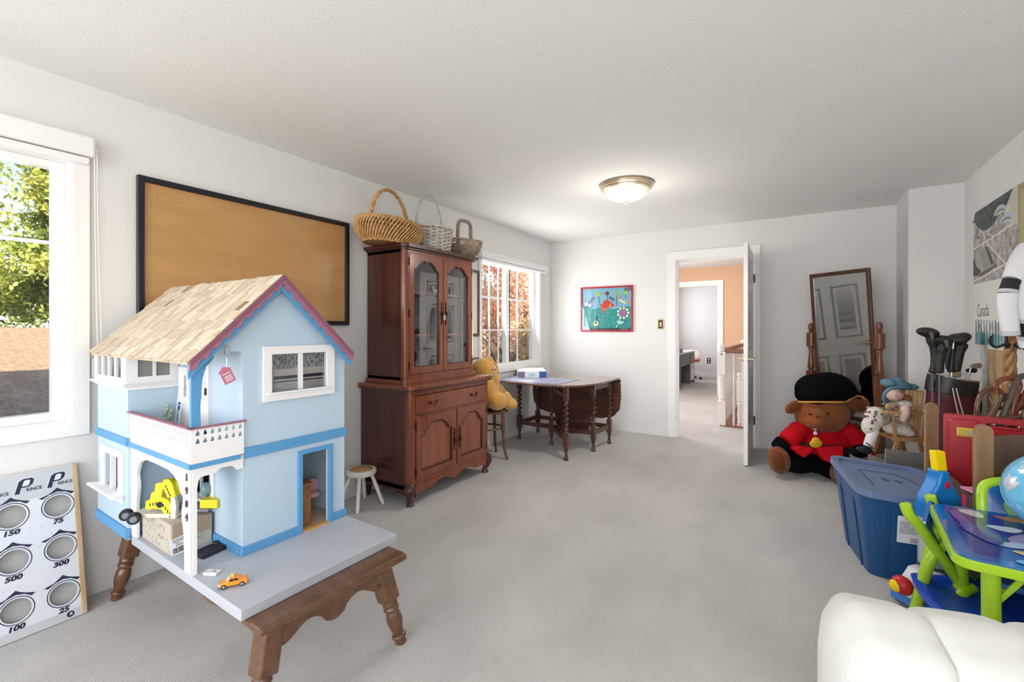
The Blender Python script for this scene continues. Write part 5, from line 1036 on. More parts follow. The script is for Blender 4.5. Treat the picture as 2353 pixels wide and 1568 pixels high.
b0,Q=local(2365,2.34); jb=Vector((b0.x,b0.y,1.165))
t=thing('white_jacket','white sports jacket with black bands hanging on the coat stand','jacket',jb,YAW)
def qj(u,v,dy=0): p=Q(u,v); return Vector((p.x,dy,p.z-1.165))
def shell(k,rows,n=20,ry=.07):
    vs=[]; fs=[]
    for (ul,ur,v,dy) in rows:
        a=qj(ul,v); b_=qj(ur,v); c=(a+b_)/2; rx=(b_.x-a.x)/2
        for i in range(n): an=2*pi*i/n; w_=1+.05*cos(5*an+v*.05); vs.append((c.x+rx*cos(an)*w_, dy+ry*sin(an)*w_, c.z+.004*sin(3*an)))
    for r in range(len(rows)-1):
        for i in range(n): fs.append((r*n+i,(r+1)*n+i,(r+1)*n+(i+1)%n,r*n+(i+1)%n))
    fs.append(tuple(range(n))); fs.append(tuple(range(len(rows)*n-1,len(rows)*n-n-1,-1)))
    k.add(vs,fs); return k
shell(M(),[(2350,2385,570,-.05),(2330,2408,610,-.05),(2312,2420,660,-.05),(2311,2424,700,-.05),(2318,2420,735,-.05)]).obj('body',JW,t,smooth=70)
shell(M(),[(2318,2420,734,-.05),(2319,2420,744,-.05)],ry=.068).obj('grey_stripe',JG,t,smooth=70)
shell(M(),[(2319,2420,744,-.05),(2321,2419,774,-.05)],ry=.067).obj('black_band',JB,t,smooth=70)
shell(M(),[(2321,2419,774,-.05),(2322,2418,783,-.05)],ry=.066).obj('grey_stripe',JG,t,smooth=70)
shell(M(),[(2322,2418,783,-.05),(2326,2416,800,-.05)],ry=.064).obj('hem',JW,t,smooth=70)
k=M(); k.tube([qj(2326+90*(.5-.5*cos(a)),801+2*sin(a),-.05-.062*sin(a)) for a in [pi*i/16 for i in range(17)]],.005,6); k.obj('hem_cord',JB,t)
def sleeve(k,pts,rs): return k.tube([qj(*p) for p in pts],rs,14)
sleeve(M(),((2372,578,-.01),(2352,600,-.02),(2328,622,-.03),(2311,646,-.03)),[.07,.07,.055,.04]).obj('sleeve_top',JW,t,smooth=70)
sleeve(M(),((2311,646,-.03),(2307,656,-.03),(2303,668,-.03)),[.036,.035,.036]).obj('sleeve_patch',JB,t,smooth=70)
sleeve(M(),((2303,668,-.03),(2301,676,-.03)),[.037,.038]).obj('sleeve_stripe',JG,t,smooth=70)
sleeve(M(),((2301,676,-.03),(2299,700,-.03),(2304,735,-.03),(2308,760,-.03)),[.038,.037,.035,.034]).obj('sleeve_lower',JW,t,smooth=70)
sleeve(M(),((2308,760,-.03),(2309,771,-.03)),[.035,.034]).obj('cuff',JG,t,smooth=70)
# ------------------------------------------------------------ wooden rack with red case
RKW=wood('birch_ply',(160,124,88),(126,94,62),.5,(6,6,.7),3,.1); RKE=wood('ply_edge',(204,180,146),(168,140,104),.6,(30,1,.3),6,0); RKD=wood('rack_dark',(98,72,52),(70,50,36),.5,(6,6,.8),3,.1)
t=thing('wooden_rack','plywood rack with round topped end posts holding the red case','rack',(3.56,2.85,0),0)
def post(x,y,h,w_=.06,th=.038):
    p=[(0,0),(w_,0),(w_,h-.03)]+[(w_/2+w_/2*cos(a),h-.03+.03*sin(a)) for a in [pi*i/8 for i in range(1,8)]]+[(0,h-.03)]
    k=M(); k.prism(p,-th/2,th/2,frame((x,y,0),(1,0,0),(0,0,1))); k.obj('post',RKW,t,bevel=.004)
    for j in range(3): M().box(x-.0012,x+.001,y-th/2+.004+j*.0125,y-th/2+.0105+j*.0125,.02,h-.04).obj('ply_layer',RKE if j!=1 else RKW,t)
post(-.025,0,.85); post(-.06,.76,.84); post(.37,0,.85); post(.34,.76,.84)
M().prism([(.03,.60),(.38,.60),(.38,.80),(.30,.815),(.1,.815),(.03,.80)],-.010,.010,frame((0,0,0),(1,0,0),(0,0,1))).obj('end_board',RKD,t,bevel=.004)
M().prism([(.0,.50),(.35,.50),(.35,.70),(.0,.70)],-.010,.010,frame((0,.76,0),(1,0,0),(0,0,1))).obj('end_board',RKD,t,bevel=.004)
for x in (-.02,.37):
    d=Vector((-.035,.76,0)); M().prism(rect(.02,.74,.34,.50),-.010,.010,frame((x+.02,0,0),d,(0,0,1))).obj('side_rail',RKD,t,bevel=.003)
M().box(-.02,.37,.02,.74,.355,.37).obj('deck',RKD,t)
rc=at(2160,HORIZ,2.42); t=thing('tool_case','flat red plastic carry case with yellow label standing in the wooden rack','case',(3.562,3.52,.3705),radians(-11))
CSR=mat('case_red',(176,34,46),.35,bump=.05,bscale=200); F0=frame((0,0,0),(1,0,0),(0,0,1))
M().prism(rrect(0,.40,0,.425,.02),-.035,.02,F0,[rrect(.17,.30,.365,.395,.012)]).obj('case_back',CSR,t,bevel=.006)
M().prism(rrect(.018,.388,.01,.335,.02)[:10]+[(.15,.335),(.13,.405),(.035,.405),(.018,.39)] if False else [(.018,.012),(.388,.012),(.388,.335),(.165,.335),(.150,.350),(.140,.405),(.03,.405),(.018,.39)],.02,.05,F0).obj('case_front',CSR,t,bevel=.010,seg=3)
lb=M().prism(rrect(.055,.15,.315,.362,.005),.0503,.0512,F0).obj('label',mat('label_yellow',(232,206,74),.45),t,label='yellow warning label')
k=M(); [k.box(.062,.14,.352-.006*i,.3535-.006*i,.0512,.0516,F0) for i in range(5)]; k.box(.062,.145,.320,.3235,.0512,.0516,F0); k.obj('print_lines',mat('label_ink',(150,120,40),.6),lb); M().prism([(.095,.329),(.149,.329),(.149,.345),(.105,.345)],.0512,.0515,F0).obj('grey_mark',JG,lb)
k=M(); k.tube([(.175,.372+0*i,0) for i in range(1)]+[(.295,.372,0)],.012,8,T=F0); k.obj('handle',CSR,t)
t=thing('pink_paper_bag','crumpled bright pink paper bag in the wooden rack below the red case','bag',(3.70,2.98,.3705),radians(20))
k=M(); k.grid(lambda u,v: ((u-.5)*.28,(v-.5)*.20,.13+.02*sin(9*u+4*v)+.012*cos(13*v)),10,8); k.box(-.14,.14,-.10,.10,0,.11); k.obj('paper',mat('hot_pink',(226,30,104),.5),t)
M().box(-.155,-.05,-.06,.09,.14,.15).obj('flap',mat('pale_pink',(226,150,190),.5),t,bevel=.002)
# ------------------------------------------------------------ blue storage tote
TO=thing('storage_tote','dark blue plastic tote with a grey blue lid on the carpet','tote',(3.30,3.25,0),radians(10))
TBL=mat('tote_blue',(30,78,130),.38,bump=.04,bscale=300); TLD=mat('tote_lid',(104,122,158),.42,bump=.06,bscale=240)
def taper(k,x0,y0,z0,x1,y1,z1,r0,r1,x2=0,flip=False):
    a=rrect(-x0,x0,-y0,y0,r0,5); b_=rrect(-x1,x1,-y1,y1,r1,5); n=len(a)
    k.add([(p[0],p[1],z0) for p in a]+[(p[0],p[1],z1) for p in b_],[tuple(range(n-1,-1,-1)),tuple(range(n,2*n))]+[(i,(i+1)%n,(i+1)%n+n,i+n) for i in range(n)]); return k
taper(M(),.165,.235,0,.205,.275,.36,.05,.05).obj('tub',TBL,TO,smooth=40); taper(M(),.208,.278,.355,.218,.288,.425,.05,.05).obj('tub_rim',TBL,TO,smooth=40)
for x in (-.10,.10):
    for s in (-1,1):
        M().add([(x-.004,s*.236,0),(x+.004,s*.236,0),(x-.006,s*.279,.37),(x+.006,s*.279,.37),(x-.004,s*.24,0),(x+.004,s*.24,0),(x-.006,s*.283,.37),(x+.006,s*.283,.37)],[(0,1,3,2),(4,6,7,5),(0,4,5,1),(2,3,7,6),(0,2,6,4),(1,5,7,3)]).obj('rib',TBL,TO)
for y in (-.12,.12):
    M().add([(-.166,y-.004,0),(-.166,y+.004,0),(-.207,y-.006,.37),(-.207,y+.006,.37),(-.171,y-.004,0),(-.171,y+.004,0),(-.213,y-.006,.37),(-.213,y+.006,.37)],[(0,1,3,2),(4,6,7,5),(0,4,5,1),(2,3,7,6),(0,2,6,4),(1,5,7,3)]).obj('rib',TBL,TO)
LM=Matrix.Translation((0,0,.432))@Matrix.Rotation(radians(4.5),4,'Y')@Matrix.Rotation(radians(2),4,'X')
k=M(); o_=rrect(-.232,.232,-.31,.31,.07,6); i_=rrect(-.20,.20,-.275,.275,.06,6); k.prism(o_,-.012,.022,LM,[i_]); k.obj('lid_rim',TLD,TO,bevel=.008,seg=3)
M().prism(rrect(-.21,.21,-.28,.28,.06,6),-.004,.006,LM).obj('lid_panel',TLD,TO)
LG=mat('lid_groove',(70,84,116),.5)
k=M()
for a,b_ in (((-.12,-.13),(-.12,.12)),((-.12,.12),(.03,.14))): k.prism(dstroke(a,b_,.004),.006,.0085,LM)
k.tube(bez([LM@Vector(p) for p in ((.03,.14,.008),(.10,.06,.008),(.12,-.06,.008),(.10,-.17,.008))],6),.004,6); k.obj('lid_rib',LG,TO)
k=M()
for x in (-.03,.03): k.prism(circ(x,-.0,.018,14,.03),.006,.0075,LM)
k.obj('lid_mark',LG,TO)
M().box(-.05,.12,-.335,-.305,-.035,.012,LM).obj('latch',TLD,TO,bevel=.006)
FT=frame((-.065,-.284,.36),(1,0,0),(0,-.115,1)); lb=M().prism(rrect(-.0,.105,-.155,-.015,.004),0,.001,FT@Matrix.Translation((0,0,.002))).obj('label',mat('label_white',(232,232,236),.6),TO,label='white product label')
k=M(); [k.box(.008,random.uniform(.05,.098),-.045-.0075*i,-.042-.0075*i,.0032,.0036,FT) for i in range(9)]; [k.box(.055+.004*i,.057+.004*i,-.15,-.125,.0032,.0036,FT) for i in range(11)]; k.box(.03,.095,-.032,-.022,.0032,.0036,FT); k.obj('label_print',mat('label_grey_ink',(120,124,132),.6),lb)
# ------------------------------------------------------------ grey foam board by the rack, toy vacuum
pb=at(2095,HORIZ,3.05); t=thing('grey_board','grey ribbed cardboard panel standing behind the blue tote','board',(pb.x,pb.y,0),YAW-radians(8)); M().prism([(-.16,0),(.22,0),(.22,.43),(.10,.455),(.04,.448),(-.16,.47)],-.006,.006,frame((0,0,0),(1,0,0),(0,0,1))).obj('sheet',mat('ribbed_grey',(132,130,128),.8,bump=.8,bscale=30,stretch=(1,1,9)),t)
b0,Q=local(2160,2.15)
t=thing('upright_toy','upright toy with blue flared body, red switch and yellow handle beside the tote','toy',b0,YAW); VB=mat('toy_blue',(24,122,200),.25); VY=mat('handle_yellow',(250,214,10),.35); VR=mat('switch_red',(214,20,50),.35); VC=mat('translucent_tub',(216,222,232),.25,trans=.25)
def qv(u,v,dy=0): p=Q(u,v); return (p.x,p.z)
bd=[qv(*p) for p in ((2120,1205),(2118,1170),(2126,1140),(2142,1112),(2149,1090),(2148,1080),(2172,1080),(2172,1090),(2180,1112),(2196,1140),(2204,1170),(2206,1205))]
M().prism(bd,-.05,.03,frame((0,0,0),(1,0,0),(0,0,1))).obj('body',VB,t,bevel=.02,seg=4,smooth=50)
M().prism([qv(*p) for p in ((2148,1082),(2143,1036),(2166,1036),(2172,1082))],-.022,.014,frame((0,0,0),(1,0,0),(0,0,1))).obj('handle',VY,t,bevel=.006,seg=3)
M().prism([qv(*p) for p in ((2158,1118),(2158,1102),(2167,1102),(2167,1118))],.03,.036,frame((0,0,0),(1,0,0),(0,0,1))).obj('switch',VR,t,bevel=.002)
z_=qv(2160,1200)[1]; M().lathe([(.0,.02),(.085,.02),(.09,.04),(.09,z_+.02),(.0,z_+.02)],24,sy=.75).obj('dust_tub',VC,t,smooth=50)
M().lathe([(.092,.06),(.092,.14),(.0,.14)],24,sy=.77,cap=False).obj('tub_band',mat('ice_white',(226,232,230),.4),t,smooth=40); M().lathe([(.0915,.14),(.0915,.175)],24,sy=.765,cap=False).obj('speckled_filling',mat('grey_speckle',(120,122,130),.8,rgb2=(50,54,62),vscale=90),t)
M().box(-.09,.09,-.13,.06,0,.03).obj('foot',VB,t,bevel=.01)
# ------------------------------------------------------------ children's folding table, two chairs, globe, sled, toy car
LIME=mat('lime_paint',(172,214,44),.28,coat=.3); LIMED=mat('lime_joint',(128,176,24),.35)
KT=thing('folding_table','low blue printed children\'s folding table with lime green tube legs','table',(3.32,2.14,0),radians(-4))
tx=.58; ty=.62
KB=mat('table_blue',(16,98,178),.12,coat=.6); 
M().prism(rrect(0,tx,0,ty,.06,6),.460,.492,None).obj('edge_band',LIME,KT,bevel=.006,seg=3)
tp=M().prism(rrect(.010,tx-.010,.010,ty-.010,.055,6),.488,.498).obj('tabletop',KB,KT,bevel=.002)
def kprint(pts,c,lay): M().prism(pts,.498+.0002*lay-.0003,.498+.0002*lay,None).obj('printed_shape',mat('ktable_%d_%d_%d'%c,c,.12,coat=.6),tp)
def blob2(cx,cy,rx,ry,a=0,n=16,w_=.12): return [(cx+(rx*cos(t)*cos(a)-ry*sin(t)*sin(a))*(1+w_*sin(3*t)),cy+(rx*cos(t)*sin(a)+ry*sin(t)*cos(a))*(1+w_*sin(3*t))) for t in [2*pi*i/n for i in range(n)]]
for i,(p,c) in enumerate(((rrect(.05,tx-.04,.06,ty-.04,.05),(34,62,150)),(blob2(.16,.46,.10,.13,.3),(58,48,128)),(blob2(.40,.30,.16,.20,.4),(40,40,110)),(blob2(.13,.54,.035,.045,.4),(204,208,216)),(blob2(.24,.545,.045,.028),(196,110,90)),(blob2(.36,.53,.09,.03,.2),(170,206,210)),(blob2(.42,.44,.085,.055,.5,16,.05),(206,214,150)),(blob2(.42,.44,.06,.04,.5,14,.03),(226,226,180)),(blob2(.20,.40,.05,.03,.2),(220,226,236)),(blob2(.33,.25,.12,.16,.9,18,.08),(150,130,168)),(blob2(.38,.24,.09,.11,.9,18,.08),(190,152,176)),(blob2(.46,.20,.07,.09,.7),(196,160,170)),(blob2(.18,.22,.05,.025,.5),(176,188,214)),(blob2(.21,.155,.038,.022,.1),(222,176,110)),(blob2(.28,.10,.036,.025,-.2),(206,166,104)),(blob2(.46,.085,.08,.03,.1),(150,78,58)),(blob2(.22,.075,.06,.03,.4),(126,176,214)),(blob2(.36,.05,.05,.018,0),(190,212,236)),(blob2(.12,.30,.05,.10,.2),(70,80,166)),(blob2(.08,.42,.02,.12,.1),(96,92,176)))): kprint(p,c,i+1)
for (x,y,dx,dy) in ((.10,.06,.0,-.02),(.48,.06,.0,-.02),(.10,.56,.0,.02),(.48,.56,.0,.02)):
    M().tube([(x,y,.475),(x+dx,y+dy,.0)],.025,14).obj('leg',LIME,KT,smooth=60)
    k=M(); s=1 if x<.3 else -1; k.prism([(0,.475),(.095,.475),(.095,.462),(.012,.33),(0,.33)],-.006,.006,frame((x,y,0),(s,0,0),(0,0,1)),[[(.022,.455),(.07,.455),(.022,.375)]]); k.obj('brace',LIME,KT,bevel=.002)
for y in (.04,.58): M().tube([(.10,y,.12),(.48,y,.12)],.011,10).obj('cross_bar',LIME,KT,smooth=60)
def fold_chair(name,lab,loc,rz,prt):
    c=thing(name,lab,'chair',loc,rz,"children's folding chairs")
    for y in (-.135,.135):
        M().tube(bez([(-.155,y,.56),(-.145,y,.50),(-.11,y,.42),(.04,y,.14),(.10,y,.0)],5),.021,12).obj('back_tube',LIME,c,smooth=60)
        M().tube(bez([(-.105,y*.9,.40),(-.115,y*.9,.24),(-.14,y*.9,.0)],5),.021,12).obj('rear_tube',LIME,c,smooth=60)
        M().tube(bez([(-.10,y*.92,.16),(-.09,y*.92,.255),(-.05,y*.92,.285),(.02,y*.92,.275),(.14,y*.92,.275)],5),.013,10).obj('seat_tube',LIME,c,smooth=60)
        M().box(-.125,-.085,y*.9-.02,y*.9+.02,.375,.41).obj('joint',LIMED,c,bevel=.004)
    M().tube(bez([(-.155,-.135,.555),(-.17,-.12,.60),(-.175,-.05,.625),(-.175,.05,.625),(-.17,.12,.60),(-.155,.135,.555)],5),.021,12).obj('back_hoop',LIME,c,smooth=60)
    T=frame((-.135,0,.50),(0,1,0),(-.22,0,1)); bp=M().prism(rrect(-.125,.125,-.10,.11,.05,5),-.008,.006,T).obj('backrest',KB,c,bevel=.004)
    M().prism(rrect(-.11,.11,-.085,.095,.045,5),.006,.0075,T).obj('printed_panel',mat('back_teal',(30,104,170),.2),bp); M().prism([(a-.02,b_+.02) for a,b_ in blob2(0,0,.05,.06,.2)],.0075,.0085,T).obj('printed_shape',mat('leaf_green_print',(104,166,72),.3),bp)
    M().prism([(a+.06,b_-.02) for a,b_ in blob2(0,0,.03,.03,.2)],.0075,.0085,T).obj('printed_shape',mat('print_pale',(150,196,214),.3),bp)
    M().prism(rrect(-.10,.15,-.13,.13,.04,5),.285,.305).obj('seat',KB,c,bevel=.006)
    return c
cb=at(2160,HORIZ,2.1); cb.z=0
c=thing('folding_chair',"half folded lime framed children's chair leaning at the left side of the folding table",'chair',cb,0,"children's folding chairs")
A_=lambda u,v,d=2.1: at(u,v,d-.12)-cb
off=RT*.20+FW*.10
for o_ in (Vector((0,0,0)),off):
    M().tube(bez([A_(2080,1160)+o_,A_(2090,1185)+o_,A_(2116,1215)+o_,A_(2180,1305)+o_,A_(2238,1390)+o_,A_(2264,1427)+o_],6),.021,12).obj('back_tube',LIME,c,smooth=60)
    M().tube(bez([A_(2156,1205,2.12)+o_,A_(2140,1260,2.13)+o_,A_(2104,1396,2.15)+o_,A_(2098,1418,2.155)+o_],6),.021,12).obj('rear_tube',LIME,c,smooth=60)
    M().tube(bez([A_(2192,1240,2.11)+o_,A_(2168,1252,2.11)+o_,A_(2140,1285,2.11)+o_,A_(2122,1335,2.12)+o_,A_(2108,1394,2.13)+o_,A_(2104,1424,2.135)+o_],6),.021,12).obj('seat_tube',LIME,c,smooth=60)
    M().tube(bez([A_(2236,1352,2.08)+o_,A_(2215,1362,2.07)+o_,A_(2198,1385,2.06)+o_,A_(2188,1412,2.06)+o_],6),.021,12).obj('front_tube',LIME,c,smooth=60)
M().tube(bez([A_(2112,1212),A_(2112,1212)+off*.5,A_(2112,1212)+off],5),.012,10).obj('cross_tube',LIME,c,smooth=60)
q0,q1=A_(2118,1216),A_(2205,1335); T=frame(q0+off*.03+Vector((0,0,.008)),q1-q0,off); Lq=(q1-q0).length
bp=M().prism(rrect(0,Lq,0,off.length*.94,.03,5),-.008,.008,T).obj('backrest',KB,c,bevel=.004); M().prism(rrect(.01,Lq-.01,.01,off.length*.94-.01,.025,5),.008,.0095,T).obj('printed_panel',mat('back_teal',(24,84,150),.2),bp)
for i in range(5): M().prism([(a+.06+.07*i,b_+.04+.03*(i%3)) for a,b_ in blob2(0,0,.018,.014,.3*i)],.0095,.0102,T).obj('printed_shape',mat('leaf_green_print',(104,166,72),.3),bp)
M().box(-.02,.02,-.02,.02,-.02,.02,Matrix.Translation(A_(2160,1205))).obj('joint',LIMED,c,bevel=.004)
fold_chair('folding_chair',"lime framed children's chair behind the globe on the far side of the folding table",(3.66,2.60,0),radians(-96),1)
OCE=mat('globe_ocean',(96,182,226),.16,rgb2=(120,200,236),vscale=4,coat=.6)
t=thing('globe_ball','glossy inflatable globe ball resting on the blue folding table','ball',(3.70,2.57,.4985)); gl=M().ell((0,0,.152),.152,36,20).obj('ball',OCE,t,smooth=80)
k=M()
def land(lat,lon,r,seed,n=18):
    rr=random.Random(seed); out=[]; c=Vector((cos(lat)*cos(lon),cos(lat)*sin(lon),sin(lat))); e=Vector((-sin(lon),cos(lon),0)); nn=c.cross(e)
    ring=[((c+ (e*cos(2*pi*i/n)+nn*sin(2*pi*i/n))*r*rr.uniform(.55,1.2)).normalized()) for i in range(n)]; mid_=[((c*2+p).normalized()) for p in ring]
    vs=[c*.1526+Vector((0,0,.152))]+[p*.1528+Vector((0,0,.152)) for p in mid_]+[p*.1522+Vector((0,0,.152)) for p in ring]
    k.add(vs,[(0,1+i,1+(i+1)%n) for i in range(n)]+[(1+i,1+n+i,1+n+(i+1)%n,1+(i+1)%n) for i in range(n)])
ca=atan2(-2.66,2.875-3.675)
land(-.25,ca-.15,.36,2); land(-.75,ca+.25,.42,3); land(.75,ca-.55,.40,4); land(.45,ca+.6,.3,5); land(.2,ca-.95,.25,8)
k.obj('land_masses',mat('globe_land',(214,206,212),.25,rgb2=(186,196,214),vscale=20,coat=.5),gl,smooth=80)
b0,Q=local(2230,1.93)
SLB=mat('sled_blue',(10,66,190),.3); sb_=at(2230,HORIZ,1.93); sb_.z=0; t=thing('plastic_tray','large bright blue curved plastic tray lying under the folding table','tray',sb_,0)
cn=[at(2098,1322,2.06)-sb_,at(2390,1350,2.0)-sb_,at(2190,1432,1.72)-sb_,at(2420,1470,1.68)-sb_]
def sled(u,v):
    p=(cn[0]*(1-u)+cn[1]*u)*(1-v)+(cn[2]*(1-u)+cn[3]*u)*v; return p+Vector((0,0,-.03*sin(pi*min(1,u*1.2))*sin(pi*v)))+RT*(-.03*sin(pi*v)*(1-u))
k=M(); k.grid(sled,14,12); o=k.obj('tray_pan',SLB,t,smooth=80); s_=o.modifiers.new('thick','SOLIDIFY'); s_.thickness=.012
for v in (.25,.75): p=sled(.08,v); q_=sled(.95,v); p.z-=.02; q_.z-=.02; d=q_-p; M().prism([(0,-p.z),(d.length,-p.z),(d.length,d.z),(0,0)],-.02,.02,frame(p,Vector((d.x,d.y,0)),(0,0,1))).obj('runner',SLB,t,bevel=.008)
M().tube(bez([sled(0,i/8) for i in range(9)],3),.009,8).obj('rolled_edge',SLB,t,smooth=60)
tc=at(2122,HORIZ,2.12); t=thing('toy_car','white and blue toy car with a red and yellow nose beside the blue tray','toy car',(tc.x,tc.y,0),YAW+pi+.25); 
M().prism([(-.13,.03),(.13,.03),(.13,.10),(.07,.12),(.03,.16),(-.08,.16),(-.13,.12)],-.05,.05,frame((0,0,0),(1,0,0),(0,0,1))).obj('body',mat('toy_white',(226,230,236),.3),t,bevel=.012,seg=3)
M().box(-.132,.132,-.052,.052,.025,.065).obj('sill',mat('toy_sky',(70,130,214),.3),t,bevel=.006)
k=M(); k.ell((.13,.0,.105),(.035,.045,.042),16,10); k.obj('red_nose',RW,t,smooth=60); k=M(); k.ell((.158,-.012,.10),(.012,.026,.026),12,8); k.obj('yellow_lamp',VY,t,smooth=60)
for x in (-.08,.08):
    for y in (-.05,.05): M().cyl((x,y-.008,.03),(x,y+.008,.03),.03,n=16).obj('wheel',BLACKM,t,bevel=.003)
# ------------------------------------------------------------ white quilted futon in the front right corner
FUM=mat('futon_cotton',(228,228,224),.85,bump=.25,bscale=14,bdist=.01)
ft0=at(1985,HORIZ,1.13); t=thing('futon','white quilted folded futon mattress in the near right corner','futon',(ft0.x,ft0.y,0),radians(13))
FL_,FT_,FHt=1.02,.34,.50
seams=(.0,.20,.42,.66,FL_)
for i in range(4):
    a,b_=seams[i],seams[i+1]; k=M(); prof=[]
    n=18
    for j in range(n+1):      # profile front bottom -> over the top -> back bottom
        s=j/n
        if s<.4: prof.append((0,.02+(FHt-.15)*s/.4))
        elif s<.6: an=pi*(s-.4)/.2; prof.append((FT_/2-FT_/2*cos(an), FHt-.13+.13*sin(an)))
        else: prof.append((FT_,.02+(FHt-.15)*(1-s)/.4))
    def fn(u,v):
        x=a+(b_-a)*u; j=v*n; i0=min(n-1,int(j)); f=j-i0; y=prof[i0][0]*(1-f)+prof[i0+1][0]*f; z=prof[i0][1]*(1-f)+prof[i0+1][1]*f
        pf=.014*(1-(2*u-1)**6)+.004*sin(17*x+9*z)*sin(11*z+3*x); endd=.028*max(0,1-x/.06)**2
        c=Vector((y-FT_/2,z-FHt*.55)); l=max(c.length,.05); c=c/l
        return (x+0, y+c.x*(pf-endd), z+c.y*(pf-endd)*(1 if z>FHt*.5 else .2))
    k.grid(fn,14,54)
    if i==0: k.grid(lambda u,v: tuple(Vector(fn(0,v))*(1-u)+Vector((0,FT_/2,.02+(FHt-.2)*min(v,1-v)*2))*u+Vector((-.045*sin(pi/2*u)**.6,0,0))),8,54)
    k.obj('quilted_panel',FUM,t,smooth=80)
k=M()
for x in seams[1:4]: k.tube([(x,p[0],p[1]) for p in prof],.0022,5)
k.obj('seam_stitching',mat('seam_grey',(196,196,192),.9),t)
# ------------------------------------------------------------ hall, stairs and far room seen through the doorway
ORW=mat('orange_wall_paint',(216,176,144),.7); GRW=mat('far_room_paint',(222,223,226),.7)
HY0,HY1=D+.11,9.37
k=M(); k.box(-.14,2.06,D+.08,HY1,-.12,0); k.box(2.06,4.2,D+.08,6.50,-.12,0); k.box(3.3,4.2,6.5,HY1,-.12,0); struct(k.obj('floor',CARPET))
k=M(); k.box(-.14,4.2,HY1,13.2,-.12,0); struct(k.obj('floor',CARPET))
k=M(); k.box(-.14,4.2,HY0,13.2,H,H+.1); struct(k.obj('ceiling',CEILM))
k=M(); k.prism([(-.14,-1.5),(-.14,H),(4.2,H),(4.2,-1.5),(1.557,-1.5),(1.557,2.10),(.62,2.10),(.62,-1.5)],-.1,0,frame((0,HY1,0),(1,0,0),(0,0,1))); struct(k.obj('wall_hall',ORW))
k=M(); k.box(-.14,4.2,13.0,13.1,0,H); struct(k.obj('wall_far',GRW))
k=M(); k.box(-.14,-.04,HY0,13.1,-3.2,H); struct(k.obj('wall_hall_left',ORW)); k=M(); k.box(4.2,4.3,HY0-.1,13.1,-1.5,H); struct(k.obj('wall_hall_right',GRW))
r=thing('trim_2','t','t'); del r['label'], r['category']; struct(r); T=frame((0,HY1,0),(1,0,0),(0,0,1))
M().prism([(.53,0),(.62,0),(.62,2.10),(1.557,2.10),(1.557,0),(1.648,0),(1.648,2.19),(.53,2.19)],0,.018,T).obj('casing',TRIM,r,bevel=.004)
M().prism([(.62,0),(.635,0),(.635,2.085),(1.542,2.085),(1.542,0),(1.557,0),(1.557,2.10),(.62,2.10)],-.1,0,T).obj('jamb',TRIM,r)
struct(M().box(-.04,4.2,12.985,13.0,0,.10).obj('baseboard_far',TRIM))
BAN=mat('banister_oak',(150,92,60),.35,rgb2=(120,70,44),vscale=4,stretch=(1,6,6)); SPW=mat('spindle_white',(236,230,226),.4)
t=thing('stair_railing','white stair railing with oak handrail round the stairwell beyond the doorway','railing',(2.0,6.56,0))
def newel(x,y,z0=0,h=1.08,s=1):
    k=M(); k.box(x-.048*s,x+.048*s,y-.048*s,y+.048*s,z0,z0+.30*h); k.box(x-.048*s,x+.048*s,y-.048*s,y+.048*s,z0+.62*h,z0+.90*h); k.obj('newel_block',SPW,t,bevel=.004)
    M().lathe([(.048*s,.30*h),(.036*s,.315*h),(.046*s,.33*h),(.034*s,.36*h),(.042*s,.44*h),(.034*s,.56*h),(.046*s,.59*h),(.036*s,.605*h),(.048*s,.62*h)],16,Matrix.Translation((x,y,z0))).obj('newel_turning',SPW,t,smooth=40)
    M().lathe([(.03*s,.90*h),(.046*s,.915*h),(.03*s,.93*h),(.044*s,.955*h),(.046*s,.97*h),(.034*s,.99*h),(0,h)],16,Matrix.Translation((x,y,z0)),cap=False).obj('newel_cap',SPW,t,smooth=50)
newel(0,0); newel(0,2.6); newel(.20,.13,-.30,1.0,.8)
M().ell((.0,-.049,.94),(.010,.004,.010),10,6).obj('screw_hole',BLACKM,t)
M().box(.05,1.2,-.028,.028,.955,1.01).obj('handrail',BAN,t,bevel=.008); M().box(-.028,.028,.05,2.6,.955,1.01).obj('handrail',BAN,t,bevel=.008)
M().box(-.02,1.2,-.05,.05,-.10,.012).obj('shoe_rail',BAN,t); M().box(-.03,.05,.05,2.6,-.10,.012).obj('shoe_rail',BAN,t)
SPN=M().lathe([(.013,.012),(.013,.20),(.009,.22),(.013,.25),(.010,.50),(.013,.74),(.009,.76),(.012,.78),(.012,.955)],8).mesh('spindle',SPW,50)
for i in range(10): instance(SPN,'spindle',t,(.14+.105*i,0,0))
for i in range(20): instance(SPN,'spindle',t,(0,.15+.12*i,0))
d=Vector((0,1.9,1.15)); 
k=M(); 
M().prism([(0,0),(2.2,1.25),(2.2,1.19),(0,-.06)],-.03,.03,frame((.24,.15,-.55),(.35,1,0),(0,0,1))).obj('lower_stringer',BAN,t)
M().prism([(0,.62),(2.2,1.87),(2.2,1.82),(0,.57)],-.025,.025,frame((.24,.15,-.55),(.35,1,0),(0,0,1))).obj('lower_handrail',BAN,t)
k=M(); T=frame((.24,.15,-.55),(.35,1,0),(0,0,1))
for i in range(14): k.box(.1+.13*i-.008,.1+.13*i+.008,.06+.074*i,.60+.074*i,-.008,.008,T)
k.obj('lower_spindles',SPW,t)['kind']='stuff'
k=M(); k.box(2.06,3.3,6.5,HY1,-1.5,-1.45); struct(k.obj('floor',mat('honey_oak_floor',(214,150,80),.4)))
k=M(); k.box(2.06,3.3,6.44,6.5,-1.5,-.12); k.box(2.0,2.06,6.5,HY1,-1.5,-.12); k.box(3.3,3.36,6.5,HY1,-1.5,-.12); struct(k.obj('wall_stairwell',ORW))
